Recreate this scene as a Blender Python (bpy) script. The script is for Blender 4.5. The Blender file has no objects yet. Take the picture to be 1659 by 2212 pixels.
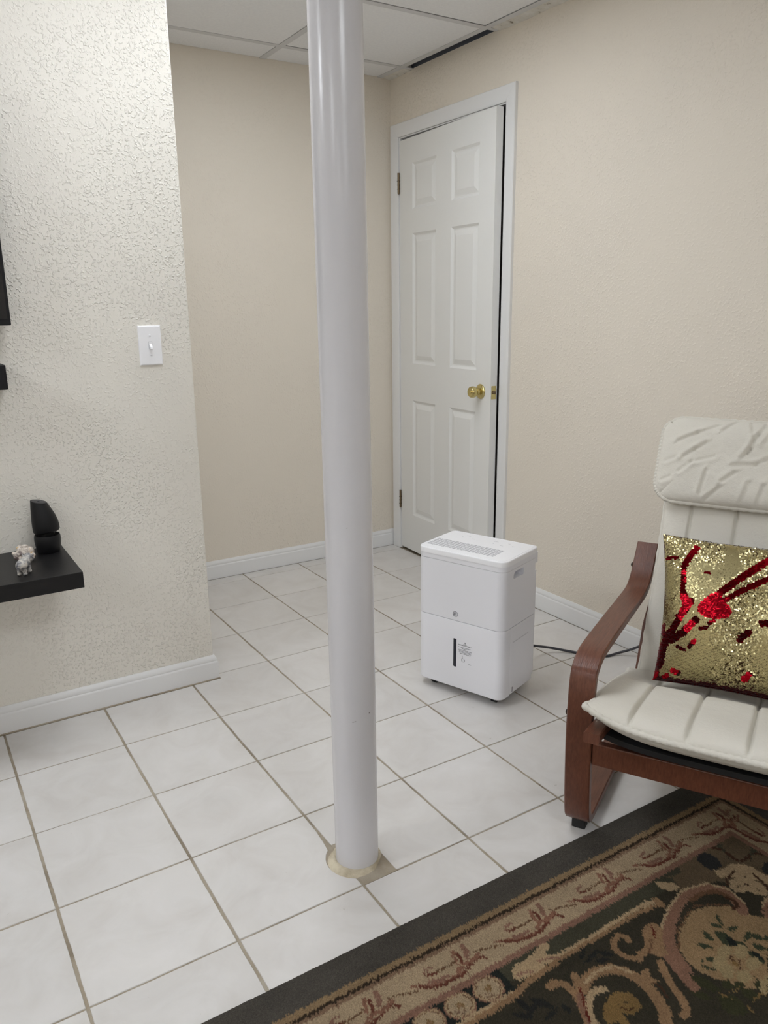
import bpy, bmesh, math, random
import numpy as np
from mathutils import Vector, Matrix, noise

# ---------------------------------------------------------------- camera, world, exposure
SC = bpy.context.scene
COL = SC.collection
CAM_R = ((0.84734918, -0.53091451, -0.01136481), (0.51139688, 0.82159121, -0.25191489))   # right, forward
cam = bpy.data.cameras.new('camera')
cam.sensor_fit = 'VERTICAL'; cam.sensor_height = 24.0
cam.lens = 1701.76 / 2212 * 24.0
cam.clip_start = 0.02
cam_o = bpy.data.objects.new('camera', cam); COL.objects.link(cam_o)
_r = Vector(CAM_R[0]).normalized(); _f = Vector(CAM_R[1]).normalized(); _u = _r.cross(_f)
cam_o.matrix_world = Matrix(((_r.x, _u.x, -_f.x, 0.15064), (_r.y, _u.y, -_f.y, -1.33519),
                             (_r.z, _u.z, -_f.z, 1.28507), (0, 0, 0, 1)))
SC.camera = cam_o
SC.view_settings.view_transform = 'Standard'
SC.view_settings.look = 'None'
SC.view_settings.gamma = 1.0
SC.view_settings.use_curve_mapping = False
SC.view_settings.exposure = 0.0
SC.cycles.use_denoising = True
SC.cycles.max_bounces = 8
SC.cycles.diffuse_bounces = 6
SC.cycles.sample_clamp_indirect = 6.0
W = bpy.data.worlds.new('world'); SC.world = W; W.use_nodes = True
W.node_tree.nodes['Background'].inputs[0].default_value = (0.02, 0.02, 0.022, 1)
LAMP = 17.6                       # emission of the ceiling diffusers
LAMP_COL = (0.94, 0.985, 1.035)
random.seed(4)
PI = math.pi

# ---------------------------------------------------------------- helpers
def new_obj(name, mesh, parent=None):
    o = bpy.data.objects.new(name, mesh); COL.objects.link(o)
    if parent: o.parent = parent
    return o

def obj(name, bm, mats, parent=None, smooth=None, loc=None, rot=None):
    me = bpy.data.meshes.new(name)
    bmesh.ops.recalc_face_normals(bm, faces=bm.faces[:])
    bm.to_mesh(me); bm.free()
    for m in (mats if isinstance(mats, (list, tuple)) else [mats]): me.materials.append(m)
    if smooth is not None:
        me.polygons.foreach_set('use_smooth', [True] * len(me.polygons))
        if smooth < 179: me.set_sharp_from_angle(angle=math.radians(smooth))
    o = new_obj(name, me, parent)
    if loc: o.location = loc
    if rot: o.rotation_euler = rot
    return o

def empty(name, loc, rz=0.0):
    o = bpy.data.objects.new(name, None); COL.objects.link(o)
    o.location = loc; o.rotation_euler = (0, 0, rz); o.empty_display_size = 0.05
    return o

def tag(o, label, cat, group=None):
    o['label'] = label; o['category'] = cat
    if group: o['group'] = group
    return o

def struct(o): o['kind'] = 'structure'; return o

def add_box(bm, x0, x1, y0, y1, z0, z1, bev=0.0, seg=2):
    vs = [bm.verts.new(p) for p in ((x0,y0,z0),(x1,y0,z0),(x1,y1,z0),(x0,y1,z0),(x0,y0,z1),(x1,y0,z1),(x1,y1,z1),(x0,y1,z1))]
    fs = [bm.faces.new([vs[i] for i in q]) for q in ((0,3,2,1),(4,5,6,7),(0,1,5,4),(1,2,6,5),(2,3,7,6),(3,0,4,7))]
    if bev > 0:
        es = list({e for f in fs for e in f.edges})
        bmesh.ops.bevel(bm, geom=es, offset=bev, segments=seg, profile=0.5, affect='EDGES')

def box_bm(*a, **k):
    bm = bmesh.new(); add_box(bm, *a, **k); return bm

def add_loft(bm, rings, closed=True, cap=True):
    vr = [[bm.verts.new(p) for p in r] for r in rings]
    n = len(rings[0])
    for a, b in zip(vr, vr[1:]):
        for i in range(n if closed else n - 1):
            j = (i + 1) % n
            bm.faces.new((a[i], a[j], b[j], b[i]))
    if cap and closed:
        bm.faces.new(vr[0][::-1]); bm.faces.new(vr[-1])
    return vr

def add_lathe(bm, prof, c=(0, 0, 0), axis='z', seg=32, cap=True):
    rings = []
    for r, h in prof:
        ring = []
        for k in range(seg):
            a = 2 * PI * k / seg; x, y = r * math.cos(a), r * math.sin(a)
            if axis == 'z': p = (c[0]+x, c[1]+y, c[2]+h)
            elif axis == '-x': p = (c[0]-h, c[1]+x, c[2]+y)
            else: p = (c[0]+x, c[1]-h, c[2]+y)        # '-y'
            ring.append(p)
        rings.append(ring)
    add_loft(bm, rings, True, cap)

def catmull(pts, sub):
    pts = [Vector(p) for p in pts]; out = []
    P = [2*pts[0]-pts[1]] + pts + [2*pts[-1]-pts[-2]]
    for i in range(1, len(P)-2):
        a, b, c, d = P[i-1], P[i], P[i+1], P[i+2]
        for k in range(sub):
            t = k / sub
            out.append(0.5*((2*b)+(c-a)*t+(2*a-5*b+4*c-d)*t*t+(3*b-a-3*c+d)*t**3))
    out.append(pts[-1]); return out

def add_tube(bm, pts, r, seg=10, closed=False, rfun=None):
    pts = [Vector(p) for p in pts]; n = len(pts); rings = []
    up = Vector((0.13, 0.21, 0.97)).normalized()
    for i, p in enumerate(pts):
        a = pts[(i-1) % n] if (closed or i > 0) else p
        b = pts[(i+1) % n] if (closed or i < n-1) else p
        t = (b - a).normalized()
        s = t.cross(up)
        if s.length < 1e-4: s = t.cross(Vector((1, 0, 0)))
        s.normalize(); w = s.cross(t)
        rr = rfun(i) if rfun else r
        rings.append([p + (s*math.cos(2*PI*k/seg) + w*math.sin(2*PI*k/seg))*rr for k in range(seg)])
    if closed: rings.append(rings[0])
    if closed:
        vr = [[bm.verts.new(p) for p in r_] for r_ in rings[:-1]]
        m = len(vr)
        for i in range(m):
            A, B = vr[i], vr[(i+1) % m]
            for k in range(seg):
                bm.faces.new((A[k], A[(k+1) % seg], B[(k+1) % seg], B[k]))
    else:
        add_loft(bm, rings)

def rrect(w, d, r, n=6, r2=None):
    """rounded rectangle outline centred on 0, counterclockwise; r front (-y) corners, r2 back corners"""
    r2 = r if r2 is None else r2
    out = []
    for cx, cy, a0, q in ((w/2-r, -d/2+r, -90, r), (w/2-r2, d/2-r2, 0, r2), (-w/2+r2, d/2-r2, 90, r2), (-w/2+r, -d/2+r, 180, r)):
        for k in range(n+1):
            a = math.radians(a0 + 90*k/n); out.append((cx+q*math.cos(a), cy+q*math.sin(a)))
    return out

def add_prism(bm, outline, z0, z1, bev=0.0, shrink_lo=0.0):
    """extruded outline with a soft top edge"""
    def sc(o, d):
        n = len(o); res = []
        for i in range(n):
            a, b, c = Vector(o[i-1]), Vector(o[i]), Vector(o[(i+1) % n])
            t = (c - a).normalized(); nn = Vector((t.y, -t.x))
            q = b - nn*d; res.append((q.x, q.y))
        return res
    rings = []
    if shrink_lo: rings.append([(x, y, z0) for x, y in sc(outline, shrink_lo)]); rings.append([(x, y, z0+shrink_lo) for x, y in outline])
    else: rings.append([(x, y, z0) for x, y in outline])
    if bev:
        for k in range(4):
            a = PI/2*k/3
            rings.append([(x, y, z1-bev+bev*math.sin(a)) for x, y in sc(outline, bev*(1-math.cos(a)))])
    else: rings.append([(x, y, z1) for x, y in outline])
    add_loft(bm, rings)

def add_disc(bm, c, r, n=12, ax=(1,0,0), ay=(0,1,0)):
    c = Vector(c); ax = Vector(ax); ay = Vector(ay)
    return bm.faces.new([bm.verts.new(c + ax*r*math.cos(2*PI*k/n) + ay*r*math.sin(2*PI*k/n)) for k in range(n)])

# ---------------------------------------------------------------- materials
def srgb(r, g, b):
    f = lambda c: (c/255)/12.92 if c/255 <= 0.04045 else ((c/255+0.055)/1.055)**2.4
    return (f(r), f(g), f(b), 1.0)

def mat(name, col, rough=0.5, metal=0.0, spec=0.5, **k):
    m = bpy.data.materials.new(name); m.use_nodes = True
    b = m.node_tree.nodes['Principled BSDF']
    b.inputs['Base Color'].default_value = col
    b.inputs['Roughness'].default_value = rough
    b.inputs['Metallic'].default_value = metal
    b.inputs['Specular IOR Level'].default_value = spec
    for n, v in k.items(): b.inputs[n.replace('_', ' ')].default_value = v
    return m

class NT:
    def __init__(s, m): s.t = m.node_tree; s.b = s.t.nodes['Principled BSDF']; s.N = s.t.nodes; s.L = s.t.links
    def n(s, typ, **k):
        x = s.N.new(typ)
        for a, v in k.items():
            if a in x.bl_rna.properties: setattr(x, a, v)
            else: x.inputs[a.replace('_', ' ')].default_value = v
        return x
    def l(s, a, b): s.L.new(a, b)
    def coord(s, out='Object', scale=(1,1,1)):
        c = s.n('ShaderNodeTexCoord'); mp = s.n('ShaderNodeMapping'); mp.inputs['Scale'].default_value = scale
        s.l(c.outputs[out], mp.inputs['Vector']); return mp.outputs[0]
    def noise(s, vec, scale, detail=2.0, rough=0.5, dist=0.0):
        x = s.n('ShaderNodeTexNoise'); x.inputs['Scale'].default_value = scale; x.inputs['Detail'].default_value = detail
        x.inputs['Roughness'].default_value = rough; x.inputs['Distortion'].default_value = dist
        s.l(vec, x.inputs['Vector']); return x.outputs['Fac']
    def ramp(s, fac, stops):
        x = s.n('ShaderNodeValToRGB'); e = x.color_ramp.elements
        while len(e) < len(stops): e.new(0.5)
        for q, (p, c) in zip(e, stops):
            q.position = p; q.color = c if len(c) == 4 else (*c, 1)
        s.l(fac, x.inputs[0]); return x.outputs[0]
    def math(s, op, a, b):
        x = s.n('ShaderNodeMath', operation=op)
        for i, v in enumerate((a, b)):
            if isinstance(v, (int, float)): x.inputs[i].default_value = v
            else: s.l(v, x.inputs[i])
        return x.outputs[0]
    def mix(s, fac, a, b, typ='MIX'):
        x = s.n('ShaderNodeMix', data_type='RGBA', blend_type=typ)
        for i, v in ((0, fac), (6, a), (7, b)):
            if isinstance(v, (int, float, tuple)): x.inputs[i].default_value = v
            else: s.l(v, x.inputs[i])
        return x.outputs[2]
    def bump(s, h, dist, strength=1.0, prev=None):
        x = s.n('ShaderNodeBump'); x.inputs['Distance'].default_value = dist; x.inputs['Strength'].default_value = strength
        s.l(h, x.inputs['Height'])
        if prev: s.l(prev, x.inputs['Normal'])
        s.l(x.outputs[0], s.b.inputs['Normal']); return x.outputs[0]
    def base(s, o): s.l(o, s.b.inputs['Base Color'])

def g3(v): return (v, v, v, 1)

M = {}
def wall_mat(name, col, amp, scale, patch):
    m = mat(name, col, 0.62, spec=0.35); t = NT(m); v = t.coord()
    a = t.noise(v, scale, 1.5, 0.5, 0.35)
    blobs = t.ramp(a, [(0.52, g3(0)), (0.70, g3(1))])
    fine = t.noise(v, scale*2.6, 2.0)
    big = t.ramp(t.noise(v, 2.3, 2.0), [(0.38, g3(1-patch)), (0.62, g3(1))])
    h = t.math('MULTIPLY', t.math('ADD', blobs, t.math('MULTIPLY', fine, 0.15)), big)
    t.bump(h, amp)
    tint = t.noise(v, 1.1, 2.0)
    t.base(t.mix(tint, tuple(c*0.965 for c in col[:3])+(1,), tuple(min(1, c*1.03) for c in col[:3])+(1,)))
    return m
CREAM = srgb(227, 223, 214)
M['wall_rough'] = wall_mat('textured_cream_paint', CREAM, 0.0020, 135, 0.7)
M['wall_fine'] = wall_mat('cream_paint', srgb(225, 217, 204), 0.0012, 110, 0.7)
M['trim'] = mat('white_trim_paint', srgb(226, 226, 226), 0.38)
M['door'] = mat('white_door_paint', srgb(226, 226, 224), 0.42)
t = NT(M['door']); v = t.coord(scale=(1, 6, 0.6)); t.bump(t.noise(v, 60, 3), 0.0004)
M['ceil'] = mat('ceiling_panel', srgb(214, 214, 214), 0.9, spec=0.1)
t = NT(M['ceil']); v = t.coord(); t.bump(t.noise(v, 160, 3), 0.0012)
t.base(t.mix(t.noise(v, 90, 2), srgb(226, 226, 228), srgb(238, 238, 238)))
M['ceil_fill'] = mat('patched_ceiling_edge', srgb(218, 214, 208), 0.9, spec=0.1)
t = NT(M['ceil_fill']); v = t.coord(); f = t.noise(v, 26, 5, 0.7)
t.base(t.ramp(f, [(0.30, srgb(120, 108, 92)), (0.40, srgb(212, 208, 200)), (0.7, srgb(224, 222, 218))])); t.bump(f, 0.004)
M['tbar'] = mat('ceiling_grid_metal', srgb(204, 204, 205), 0.5)
M['plenum'] = mat('dark_plenum', srgb(88, 92, 102), 0.9)
# floor tile
m = M['tile'] = mat('glazed_floor_tile', srgb(214, 210, 207), 0.34, spec=0.42); t = NT(m)
c = t.n('ShaderNodeTexCoord'); oi = t.n('ShaderNodeObjectInfo')
vm = t.n('ShaderNodeVectorMath', operation='ADD'); t.l(c.outputs['Object'], vm.inputs[0])
cb = t.n('ShaderNodeCombineXYZ'); t.l(t.math('MULTIPLY', oi.outputs['Random'], 37.0), cb.inputs[0]); t.l(t.math('MULTIPLY', oi.outputs['Random'], 91.0), cb.inputs[1])
t.l(cb.outputs[0], vm.inputs[1])
cl = t.noise(vm.outputs[0], 7.0, 4, 0.6, 0.8)
col = t.ramp(cl, [(0.30, srgb(205, 201, 197)), (0.55, srgb(213, 210, 207)), (0.75, srgb(218, 215, 213))])
sp = t.ramp(t.noise(vm.outputs[0], 55, 2), [(0.20, srgb(170, 160, 150)), (0.24, g3(1))])
col = t.mix(0.5, col, sp, 'MULTIPLY')
br = t.math('ADD', 0.955, t.math('MULTIPLY', oi.outputs['Random'], 0.06))
cbr = t.n('ShaderNodeCombineColor')
for i in range(3): t.l(br, cbr.inputs[i])
t.base(t.mix(1.0, col, cbr.outputs[0], 'MULTIPLY')); t.bump(t.noise(vm.outputs[0], 24, 3), 0.0005)
m = M['grout'] = mat('tan_grout', srgb(160, 148, 130), 0.9, spec=0.1); t = NT(m); v = t.coord()
f = t.noise(v, 9, 4, 0.6)
t.base(t.ramp(f, [(0.3, srgb(128, 117, 102)), (0.5, srgb(160, 149, 132)), (0.72, srgb(178, 170, 156))])); t.bump(t.noise(v, 220, 3), 0.002)
m = M['grout_post'] = mat('rough_cream_grout', srgb(196, 184, 160), 0.9, spec=0.1); t = NT(m); v = t.coord()
t.base(t.ramp(t.noise(v, 22, 4, 0.6), [(0.35, srgb(172, 160, 138)), (0.6, srgb(206, 196, 174))])); t.bump(t.noise(v, 60, 4), 0.004)
m = M['post'] = mat('post_paint', srgb(212, 211, 215), 0.21, spec=0.5); t = NT(m); v = t.coord()
f = t.noise(v, 34, 2, 0.5); sc = t.ramp(f, [(0.205, srgb(95, 85, 80)), (0.225, srgb(212, 211, 215))])
t.base(sc); t.bump(t.noise(t.coord(scale=(1, 1, 0.25)), 40, 3), 0.0005)
M['rug_side'] = mat('rug_edge', srgb(60, 55, 50), 0.95, spec=0.1)
# furniture
m = M['wood'] = mat('red_brown_bent_wood', srgb(104, 62, 46), 0.32, spec=0.5); t = NT(m); v = t.coord(scale=(2.0, 26, 6))
t.base(t.ramp(t.noise(v, 9, 5, 0.6, 0.4), [(0.25, srgb(84, 48, 36)), (0.6, srgb(108, 66, 49)), (0.85, srgb(122, 78, 58))]))
t.bump(t.noise(v, 22, 3), 0.0004)
M['webbing'] = mat('black_webbing', srgb(30, 29, 30), 0.9)
M['pad_black'] = mat('black_rubber', srgb(26, 26, 27), 0.7)
m = M['canvas'] = mat('off_white_canvas', srgb(216, 212, 203), 0.92, spec=0.15); t = NT(m); v = t.coord()
f = t.noise(v, 9, 4, 0.6); h = t.bump(t.noise(v, 260, 2), 0.0008); t.bump(f, 0.006, 1.0, h)
t.base(t.mix(t.noise(v, 5, 3), srgb(209, 204, 193), srgb(221, 218, 210)))
M['bolt'] = mat('dark_steel_bolt', srgb(60, 52, 48), 0.35, 0.9)
M['gold'] = mat('gold_sequin', srgb(196, 184, 138), 0.26, 1.0)
M['red'] = mat('red_sequin', srgb(160, 14, 30), 0.30, 1.0)
M['pillow_cloth'] = mat('dark_red_backing', srgb(64, 14, 18), 0.8)
# appliances
M['plastic'] = mat('white_plastic', srgb(232, 232, 237), 0.32, spec=0.5)
M['plastic_top'] = mat('white_top_plastic', srgb(240, 240, 243), 0.4)
M['slot'] = mat('dark_slot', srgb(120, 120, 126), 0.8)
M['gap'] = mat('seam_shadow_gap', srgb(120, 120, 124), 0.8)
M['window'] = mat('dark_water_window', srgb(24, 26, 40), 0.15)
M['print'] = mat('grey_print', srgb(108, 108, 114), 0.6)
M['logo'] = mat('grey_logo_print', srgb(96, 96, 104), 0.4)
M['cord'] = mat('dark_grey_cord', srgb(58, 58, 64), 0.5)
M['brass'] = mat('polished_brass', srgb(206, 190, 132), 0.17, 1.0)
m = M['hinge'] = mat('aged_brass_hinge', srgb(120, 104, 82), 0.4, 0.8)
M['dark'] = mat('dark_recess', srgb(20, 18, 16), 0.9)
m = M['shelf'] = mat('black_shelf_veneer', srgb(22, 21, 22), 0.42, spec=0.35); t = NT(m); v = t.coord(scale=(1, 9, 9))
t.bump(t.noise(v, 60, 3), 0.0003)
M['satin_black'] = mat('satin_black_plastic', srgb(19, 19, 21), 0.5, spec=0.3)
M['screen'] = mat('black_screen', srgb(14, 15, 20), 0.12)
m = M['stone'] = mat('grey_marbled_stone', srgb(170, 168, 165), 0.4); t = NT(m); v = t.coord()
t.base(t.ramp(t.noise(v, 95, 3, 0.6, 1.0), [(0.38, srgb(88, 88, 96)), (0.5, srgb(160, 158, 156)), (0.62, srgb(198, 192, 184))]))
m = M['shell'] = mat('pink_tan_shell', srgb(206, 196, 182), 0.6); t = NT(m); v = t.coord()
t.base(t.ramp(t.noise(v, 42, 3, 0.6, 0.8), [(0.38, srgb(112, 98, 96)), (0.47, srgb(186, 176, 164)), (0.56, srgb(212, 202, 194)), (0.64, srgb(184, 156, 108))]))
t.bump(t.noise(v, 90, 3), 0.003)
LAMPS = {}
def lamp_mat(k):                  # k scales a panel's output, tuned to balance the room's brightness
    if k not in LAMPS:
        m = mat('lamp_diffuser', (1, 1, 1, 1), 0.6); b = m.node_tree.nodes['Principled BSDF']
        b.inputs['Emission Color'].default_value = (*LAMP_COL, 1); b.inputs['Emission Strength'].default_value = LAMP*k; LAMPS[k] = m
    return LAMPS[k]
m = M['rug'] = mat('woven_rug', (0.1, 0.1, 0.1, 1), 0.95, spec=0.08); t = NT(m)
at = t.n('ShaderNodeAttribute', attribute_name='pile'); v = t.coord()
ns = t.ramp(t.noise(v, 380, 2), [(0.3, g3(0.70)), (0.7, g3(1.0))])
t.base(t.mix(1.0, at.outputs['Color'], ns, 'MULTIPLY')); t.bump(t.noise(v, 420, 2), 0.003)

# ---------------------------------------------------------------- the room
XR, YB, YL, XL = 2.435, 2.23, 1.195, 1.0        # right wall, back wall, left wall face, left wall end
X0, Y0, ZC = -3.3, -5.4, 2.355
ZT = 2.62
DY0, DY1, DZ = 1.357, 2.147, 2.078              # door opening in the right wall

struct(obj('wall_left', box_bm(X0-0.12, XL, YL, YB+0.12, 0, ZT, bev=0.004), M['wall_rough']))
struct(obj('wall_back', box_bm(XL, XR+0.14, YB, YB+0.12, 0, ZT), M['wall_fine']))
bm = bmesh.new()
ZW = ZC+0.003
add_box(bm, XR, XR+0.14, Y0-0.1, DY0, 0, ZW); add_box(bm, XR, XR+0.14, DY1, YB, 0, ZW); add_box(bm, XR, XR+0.14, DY0, DY1, DZ, ZW)
struct(obj('wall_right', bm, M['wall_fine']))
struct(obj('wall_right_upper', box_bm(XR, XR+0.14, Y0-0.1, YB, ZW, ZT), M['plenum']))  # right wall above the ceiling, coloured dark so the open gap looks shaded
struct(obj('wall_front', box_bm(X0, XR, Y0-0.12, Y0, 0, ZT), M['wall_fine']))
struct(obj('wall_far', box_bm(X0-0.12, X0, Y0, YL, 0, ZT), M['wall_fine']))
# closet behind the door
bm = bmesh.new(); add_box(bm, XR+0.75, XR+0.8, 1.0, 2.6, 0, ZT); add_box(bm, XR+0.14, XR+0.75, 2.55, 2.6, 0, ZT); add_box(bm, XR+0.14, XR+0.75, 1.0, 1.05, 0, ZT)
struct(obj('wall_closet', bm, M['wall_fine']))

# floor: grout bed, then one object per tile
bm = box_bm(X0, XR+0.8, Y0, 2.6, -0.1, -0.0022)
floor = struct(obj('floor', bm, M['grout']))
T = 0.3048
PX, PY, PR = 0.951, 0.092, 0.0515               # post
def ring_pts(x0, x1, y0, y1, n, jit, rnd):
    pts = []
    for (ax, ay), (bx, by) in (((x0,y0),(x1,y0)), ((x1,y0),(x1,y1)), ((x1,y1),(x0,y1)), ((x0,y1),(x0,y0))):
        for k in range(n):
            f = k/n; j = 0 if k == 0 else rnd.uniform(-jit, jit)
            x, y = ax+(bx-ax)*f, ay+(by-ay)*f
            if abs(bx-ax) > abs(by-ay): y += j
            else: x += j
            pts.append((x, y))
    return pts
def add_tile(bm, outline):
    n = len(outline); cx = sum(p[0] for p in outline)/n; cy = sum(p[1] for p in outline)/n
    def ins(d, z):
        out = []
        for i in range(n):
            a, b, c = Vector(outline[i-1]), Vector(outline[i]), Vector(outline[(i+1) % n])
            tt = (c-a).normalized(); q = b + Vector((-tt.y, tt.x))*d; out.append((q.x, q.y, z))
        return out
    add_loft(bm, [ins(0, -0.012), ins(0, -0.0012), ins(0.0009, 0.0)])
GA, GB = 0.0034, 0.0024                          # half grout widths
rnd = random.Random(11)
full = []
for k in range(6):
    bm = bmesh.new(); add_tile(bm, ring_pts(GA, T-GA, GB, T-GB, 9, 0.0006, rnd))
    me = bpy.data.meshes.new('floor_tile'); bmesh.ops.recalc_face_normals(bm, faces=bm.faces[:]); bm.to_mesh(me); bm.free(); me.materials.append(M['tile']); full.append(me)
rest = bmesh.new()
def tile_obj(outline):
    bm = bmesh.new(); add_tile(bm, outline); return obj('floor_tile', bm, M['tile'], floor)
for a in range(-11, 8):
    for b_ in range(-18, 8):
        x0, x1, y0, y1 = a*T, (a+1)*T, b_*T, (b_+1)*T
        near = (a >= -3 and b_ >= -6)
        cx1, cy1 = min(x1, XR-0.016), min(y1, YB-0.016)
        if x0 < X0 or y0 < Y0: continue
        if y0 >= YL-0.001 and x1 <= XL+0.02: continue
        lim = False
        if y1 > YL-0.016 and x1 < XL+0.02: cy1 = YL-0.017; lim = True
        if (a, b_) == (2, 0):        # round bite at the post
            o = [(x0+GA, y0+GB), (x1-GA-0.013, y0+GB)]
            ang = [math.radians(q) for q in range(262, 118, -12)]
            cut = [(PX+0.076*math.cos(q), PY+0.076*math.sin(q)) for q in ang]
            cut = [p for p in cut if p[0] < x1-GA and p[1] > y0+GB+0.003]
            o = [(x0+GA, y0+GB), (x1-GA, y0+GB)] + cut + [(x1-GA-0.004, 0.185), (x1-GA, 0.23), (x1-GA, y1-GB), (x0+GA, y1-GB)]
            tile_obj(o); continue
        if (a, b_) == (3, 0):        # square notch at the post
            o = [(1.006, y0+GB), (x1-GA, y0+GB), (x1-GA, y1-GB), (x0+GA, y1-GB), (x0+GA, 0.162), (1.006, 0.162)]
            tile_obj(o); continue
        if (a, b_) == (3, 3):        # L shape round the end of the left wall
            o = [(x0+GA, y0+GB), (x1-GA, y0+GB), (x1-GA, y1-GB), (1.018, y1-GB), (1.018, 1.179), (x0+GA, 1.179)]
            tile_obj(o); continue
        if a == 3 and b_ > 3: x0 = 1.018-GA
        if a == 2 and b_ > 3: continue
        if near:
            if cx1 == x1 and cy1 == y1 and x0 == a*T:
                o = new_obj('floor_tile', full[rnd.randrange(6)], floor); o.location = (x0, y0, rnd.uniform(-0.0004, 0.0003))
            else:
                if cx1-x0 > 0.02 and cy1-y0 > 0.015: tile_obj(ring_pts(x0+GA, cx1-GA*(cx1 == x1), y0+GB, cy1-GB*(cy1 == y1), 9, 0.0006, rnd))
        elif cx1-x0 > 0.02 and cy1-y0 > 0.015:
            add_tile(rest, [(x0+GA, y0+GB), (cx1-GA, y0+GB), (cx1-GA, cy1-GB), (x0+GA, cy1-GB)])
o = obj('floor_tile_field', rest, M['tile'], floor); o['kind'] = 'stuff'
# grout collar at the post
bm = bmesh.new(); rings = []
for rr, z in ((0.0505, 0.004), (0.058, 0.006), (0.066, 0.0035), (0.0765, -0.002)):
    ring = []
    for k in range(40):
        q = 2*PI*k/40; j = 1+0.05*noise.noise((math.cos(q)*2.2, math.sin(q)*2.2, rr*30))
        rad = rr*j
        if rr > 0.06:                               # collar reaches wider on the left and front
            rad = 0.0515 + (rr-0.0515)*(0.22+0.78*max(0, math.cos(q-math.radians(205)))**0.7)
        ring.append((PX+rad*math.cos(q), PY+rad*math.sin(q), z + 0.0012*noise.noise((q*2, rr*60, 3))))
    rings.append(ring)
add_loft(bm, rings, True, False); obj('grout_collar', bm, M['grout_post'], floor, smooth=60)
bm = bmesh.new(); add_loft(bm, [[(0.917, -0.001, z), (1.008, -0.0005, z), (1.008, 0.166, z), (0.917, 0.166, z)] for z in (-0.004, -0.0008)]); obj('grout_patch', bm, M['grout'], floor)
# grout line under the left baseboard
bm = bmesh.new(); pts = [(X0+0.2+0.03*k, 1.1815+0.0008*noise.noise((k*0.7, 0, 0)), 0.001) for k in range(int((XL-X0-0.19)/0.03))] + [(1.014, 1.182, 0.001)]
add_tube(bm, pts, 0.0035, 6); obj('grout_bead', bm, M['grout'], floor)

# ceiling: slab above the grid, then panels and tee bars
ceiling = struct(obj('ceiling', box_bm(X0, XR+0.8, Y0, YB+0.4, ZT-0.02, ZT+0.08), M['plenum']))
GX = [2.372-0.61*k for k in range(10)]; GY = [2.035-0.61*k for k in range(13)]
LIGHTS = [(GX[i+1], GX[i], GY[j+1], GY[j]) for i, j in ((2, 2), (2, 6), (2, 10), (6, 2), (6, 6), (6, 10), (1, 1))]
pbm = bmesh.new(); add_box(pbm, 0.014, 0.596, 0.014, 0.596, 0.001, 0.016, bev=0.002, seg=1)
pme = bpy.data.meshes.new('ceiling_panel'); bmesh.ops.recalc_face_normals(pbm, faces=pbm.faces[:]); pbm.to_mesh(pme); pbm.free(); pme.materials.append(M['ceil'])
for i in range(len(GX)-1):
    for j in range(len(GY)-1):
        if any(abs(GX[i]-l[1]) < 0.01 and abs(GY[j]-l[3]) < 0.01 for l in LIGHTS): continue
        if GX[i] < XL+0.1 and GY[j+1] > YL-0.2:
            continue
        x0, y0 = GX[i+1], GY[j+1]
        if x0 < XL and GY[j] > YL: continue
        p = new_obj('ceiling_panel', pme, ceiling); p.location = (x0, y0, ZC); p.rotation_euler = (rnd.uniform(-0.003, 0.003), rnd.uniform(-0.003, 0.003), 0)
def piece(name, x0, x1, y0, y1, z0=ZC, z1=ZC+0.014, m='ceil'):
    return obj(name, box_bm(x0, x1, y0, y1, z0, z1, bev=0.0012, seg=1), M[m], ceiling)
# cut panels: strip beside the left wall, strip at the back wall, strip at the right wall
for i in range(2, 9):
    piece('ceiling_panel', GX[i+1]+0.014, GX[i]-0.014, GY[2]+0.014, YL-0.002, ZC+0.001, ZC+0.016)
piece('ceiling_panel', XL+0.002, GX[2]-0.014, GY[1]+0.014, GY[0]-0.014, ZC+0.001, ZC+0.016)
piece('ceiling_panel', XL+0.002, GX[2]-0.014, YL+0.002, GY[1]-0.014, ZC+0.001, ZC+0.016)
for x0, x1 in ((XL+0.002, GX[2]), (GX[2], GX[1]), (GX[1], GX[0])):
    piece('ceiling_panel', x0+0.014*(x0 > 1.1), x1-0.014, GY[0]+0.014, YB-0.002, ZC+0.001, ZC+0.014)
def ragged(name, y0, y1, x0, x1):
    bm = bmesh.new(); n = max(3, int((y1-y0)/0.02)); ra, rb = [], []
    rings = []
    for k in range(n+1):
        y = y0+(y1-y0)*k/n; w = 0.004*noise.noise((y*9, 1.3, 0)); d = 0.004*noise.noise((y*13, 7, 2))
        rings.append([(x0, y, ZC+0.001), (x1+0.004, y, ZC-0.006+d+w), (x1+0.004, y, ZC+0.02), (x0, y, ZC+0.018)])
    add_loft(bm, rings); return obj(name, bm, M['ceil_fill'], ceiling, smooth=40)
ragged('edge_strip', Y0+0.01, GY[1]-0.014, GX[0]+0.012, XR)
ragged('edge_strip', GY[0]+0.012, YB-0.002, GX[0]+0.012, XR)
def tee(x0, x1, y0, y1):
    bm = bmesh.new(); add_box(bm, x0, x1, y0, y1, ZC-0.0015, ZC+0.0006)
    if x1-x0 > y1-y0: add_box(bm, x0, x1, (y0+y1)/2-0.001, (y0+y1)/2+0.001, ZC+0.0006, ZC+0.035)
    else: add_box(bm, (x0+x1)/2-0.001, (x0+x1)/2+0.001, y0, y1, ZC+0.0006, ZC+0.035)
    obj('tee_bar', bm, M['tbar'], ceiling)
for i, x in enumerate(GX):
    if x > XL: tee(x-0.0146, x+0.0146, Y0+0.005, YB-0.003)
    else: tee(x-0.0146, x+0.0146, Y0+0.005, YL-0.003)
for j, y in enumerate(GY):
    for i in range(len(GX)-1):
        x0, x1 = GX[i+1]+0.0146, GX[i]-0.0146
        if y > YL:
            x0 = max(x0, XL+0.003)
            if x1 <= x0: continue
        tee(x0, x1, y-0.0146, y+0.0146)
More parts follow.
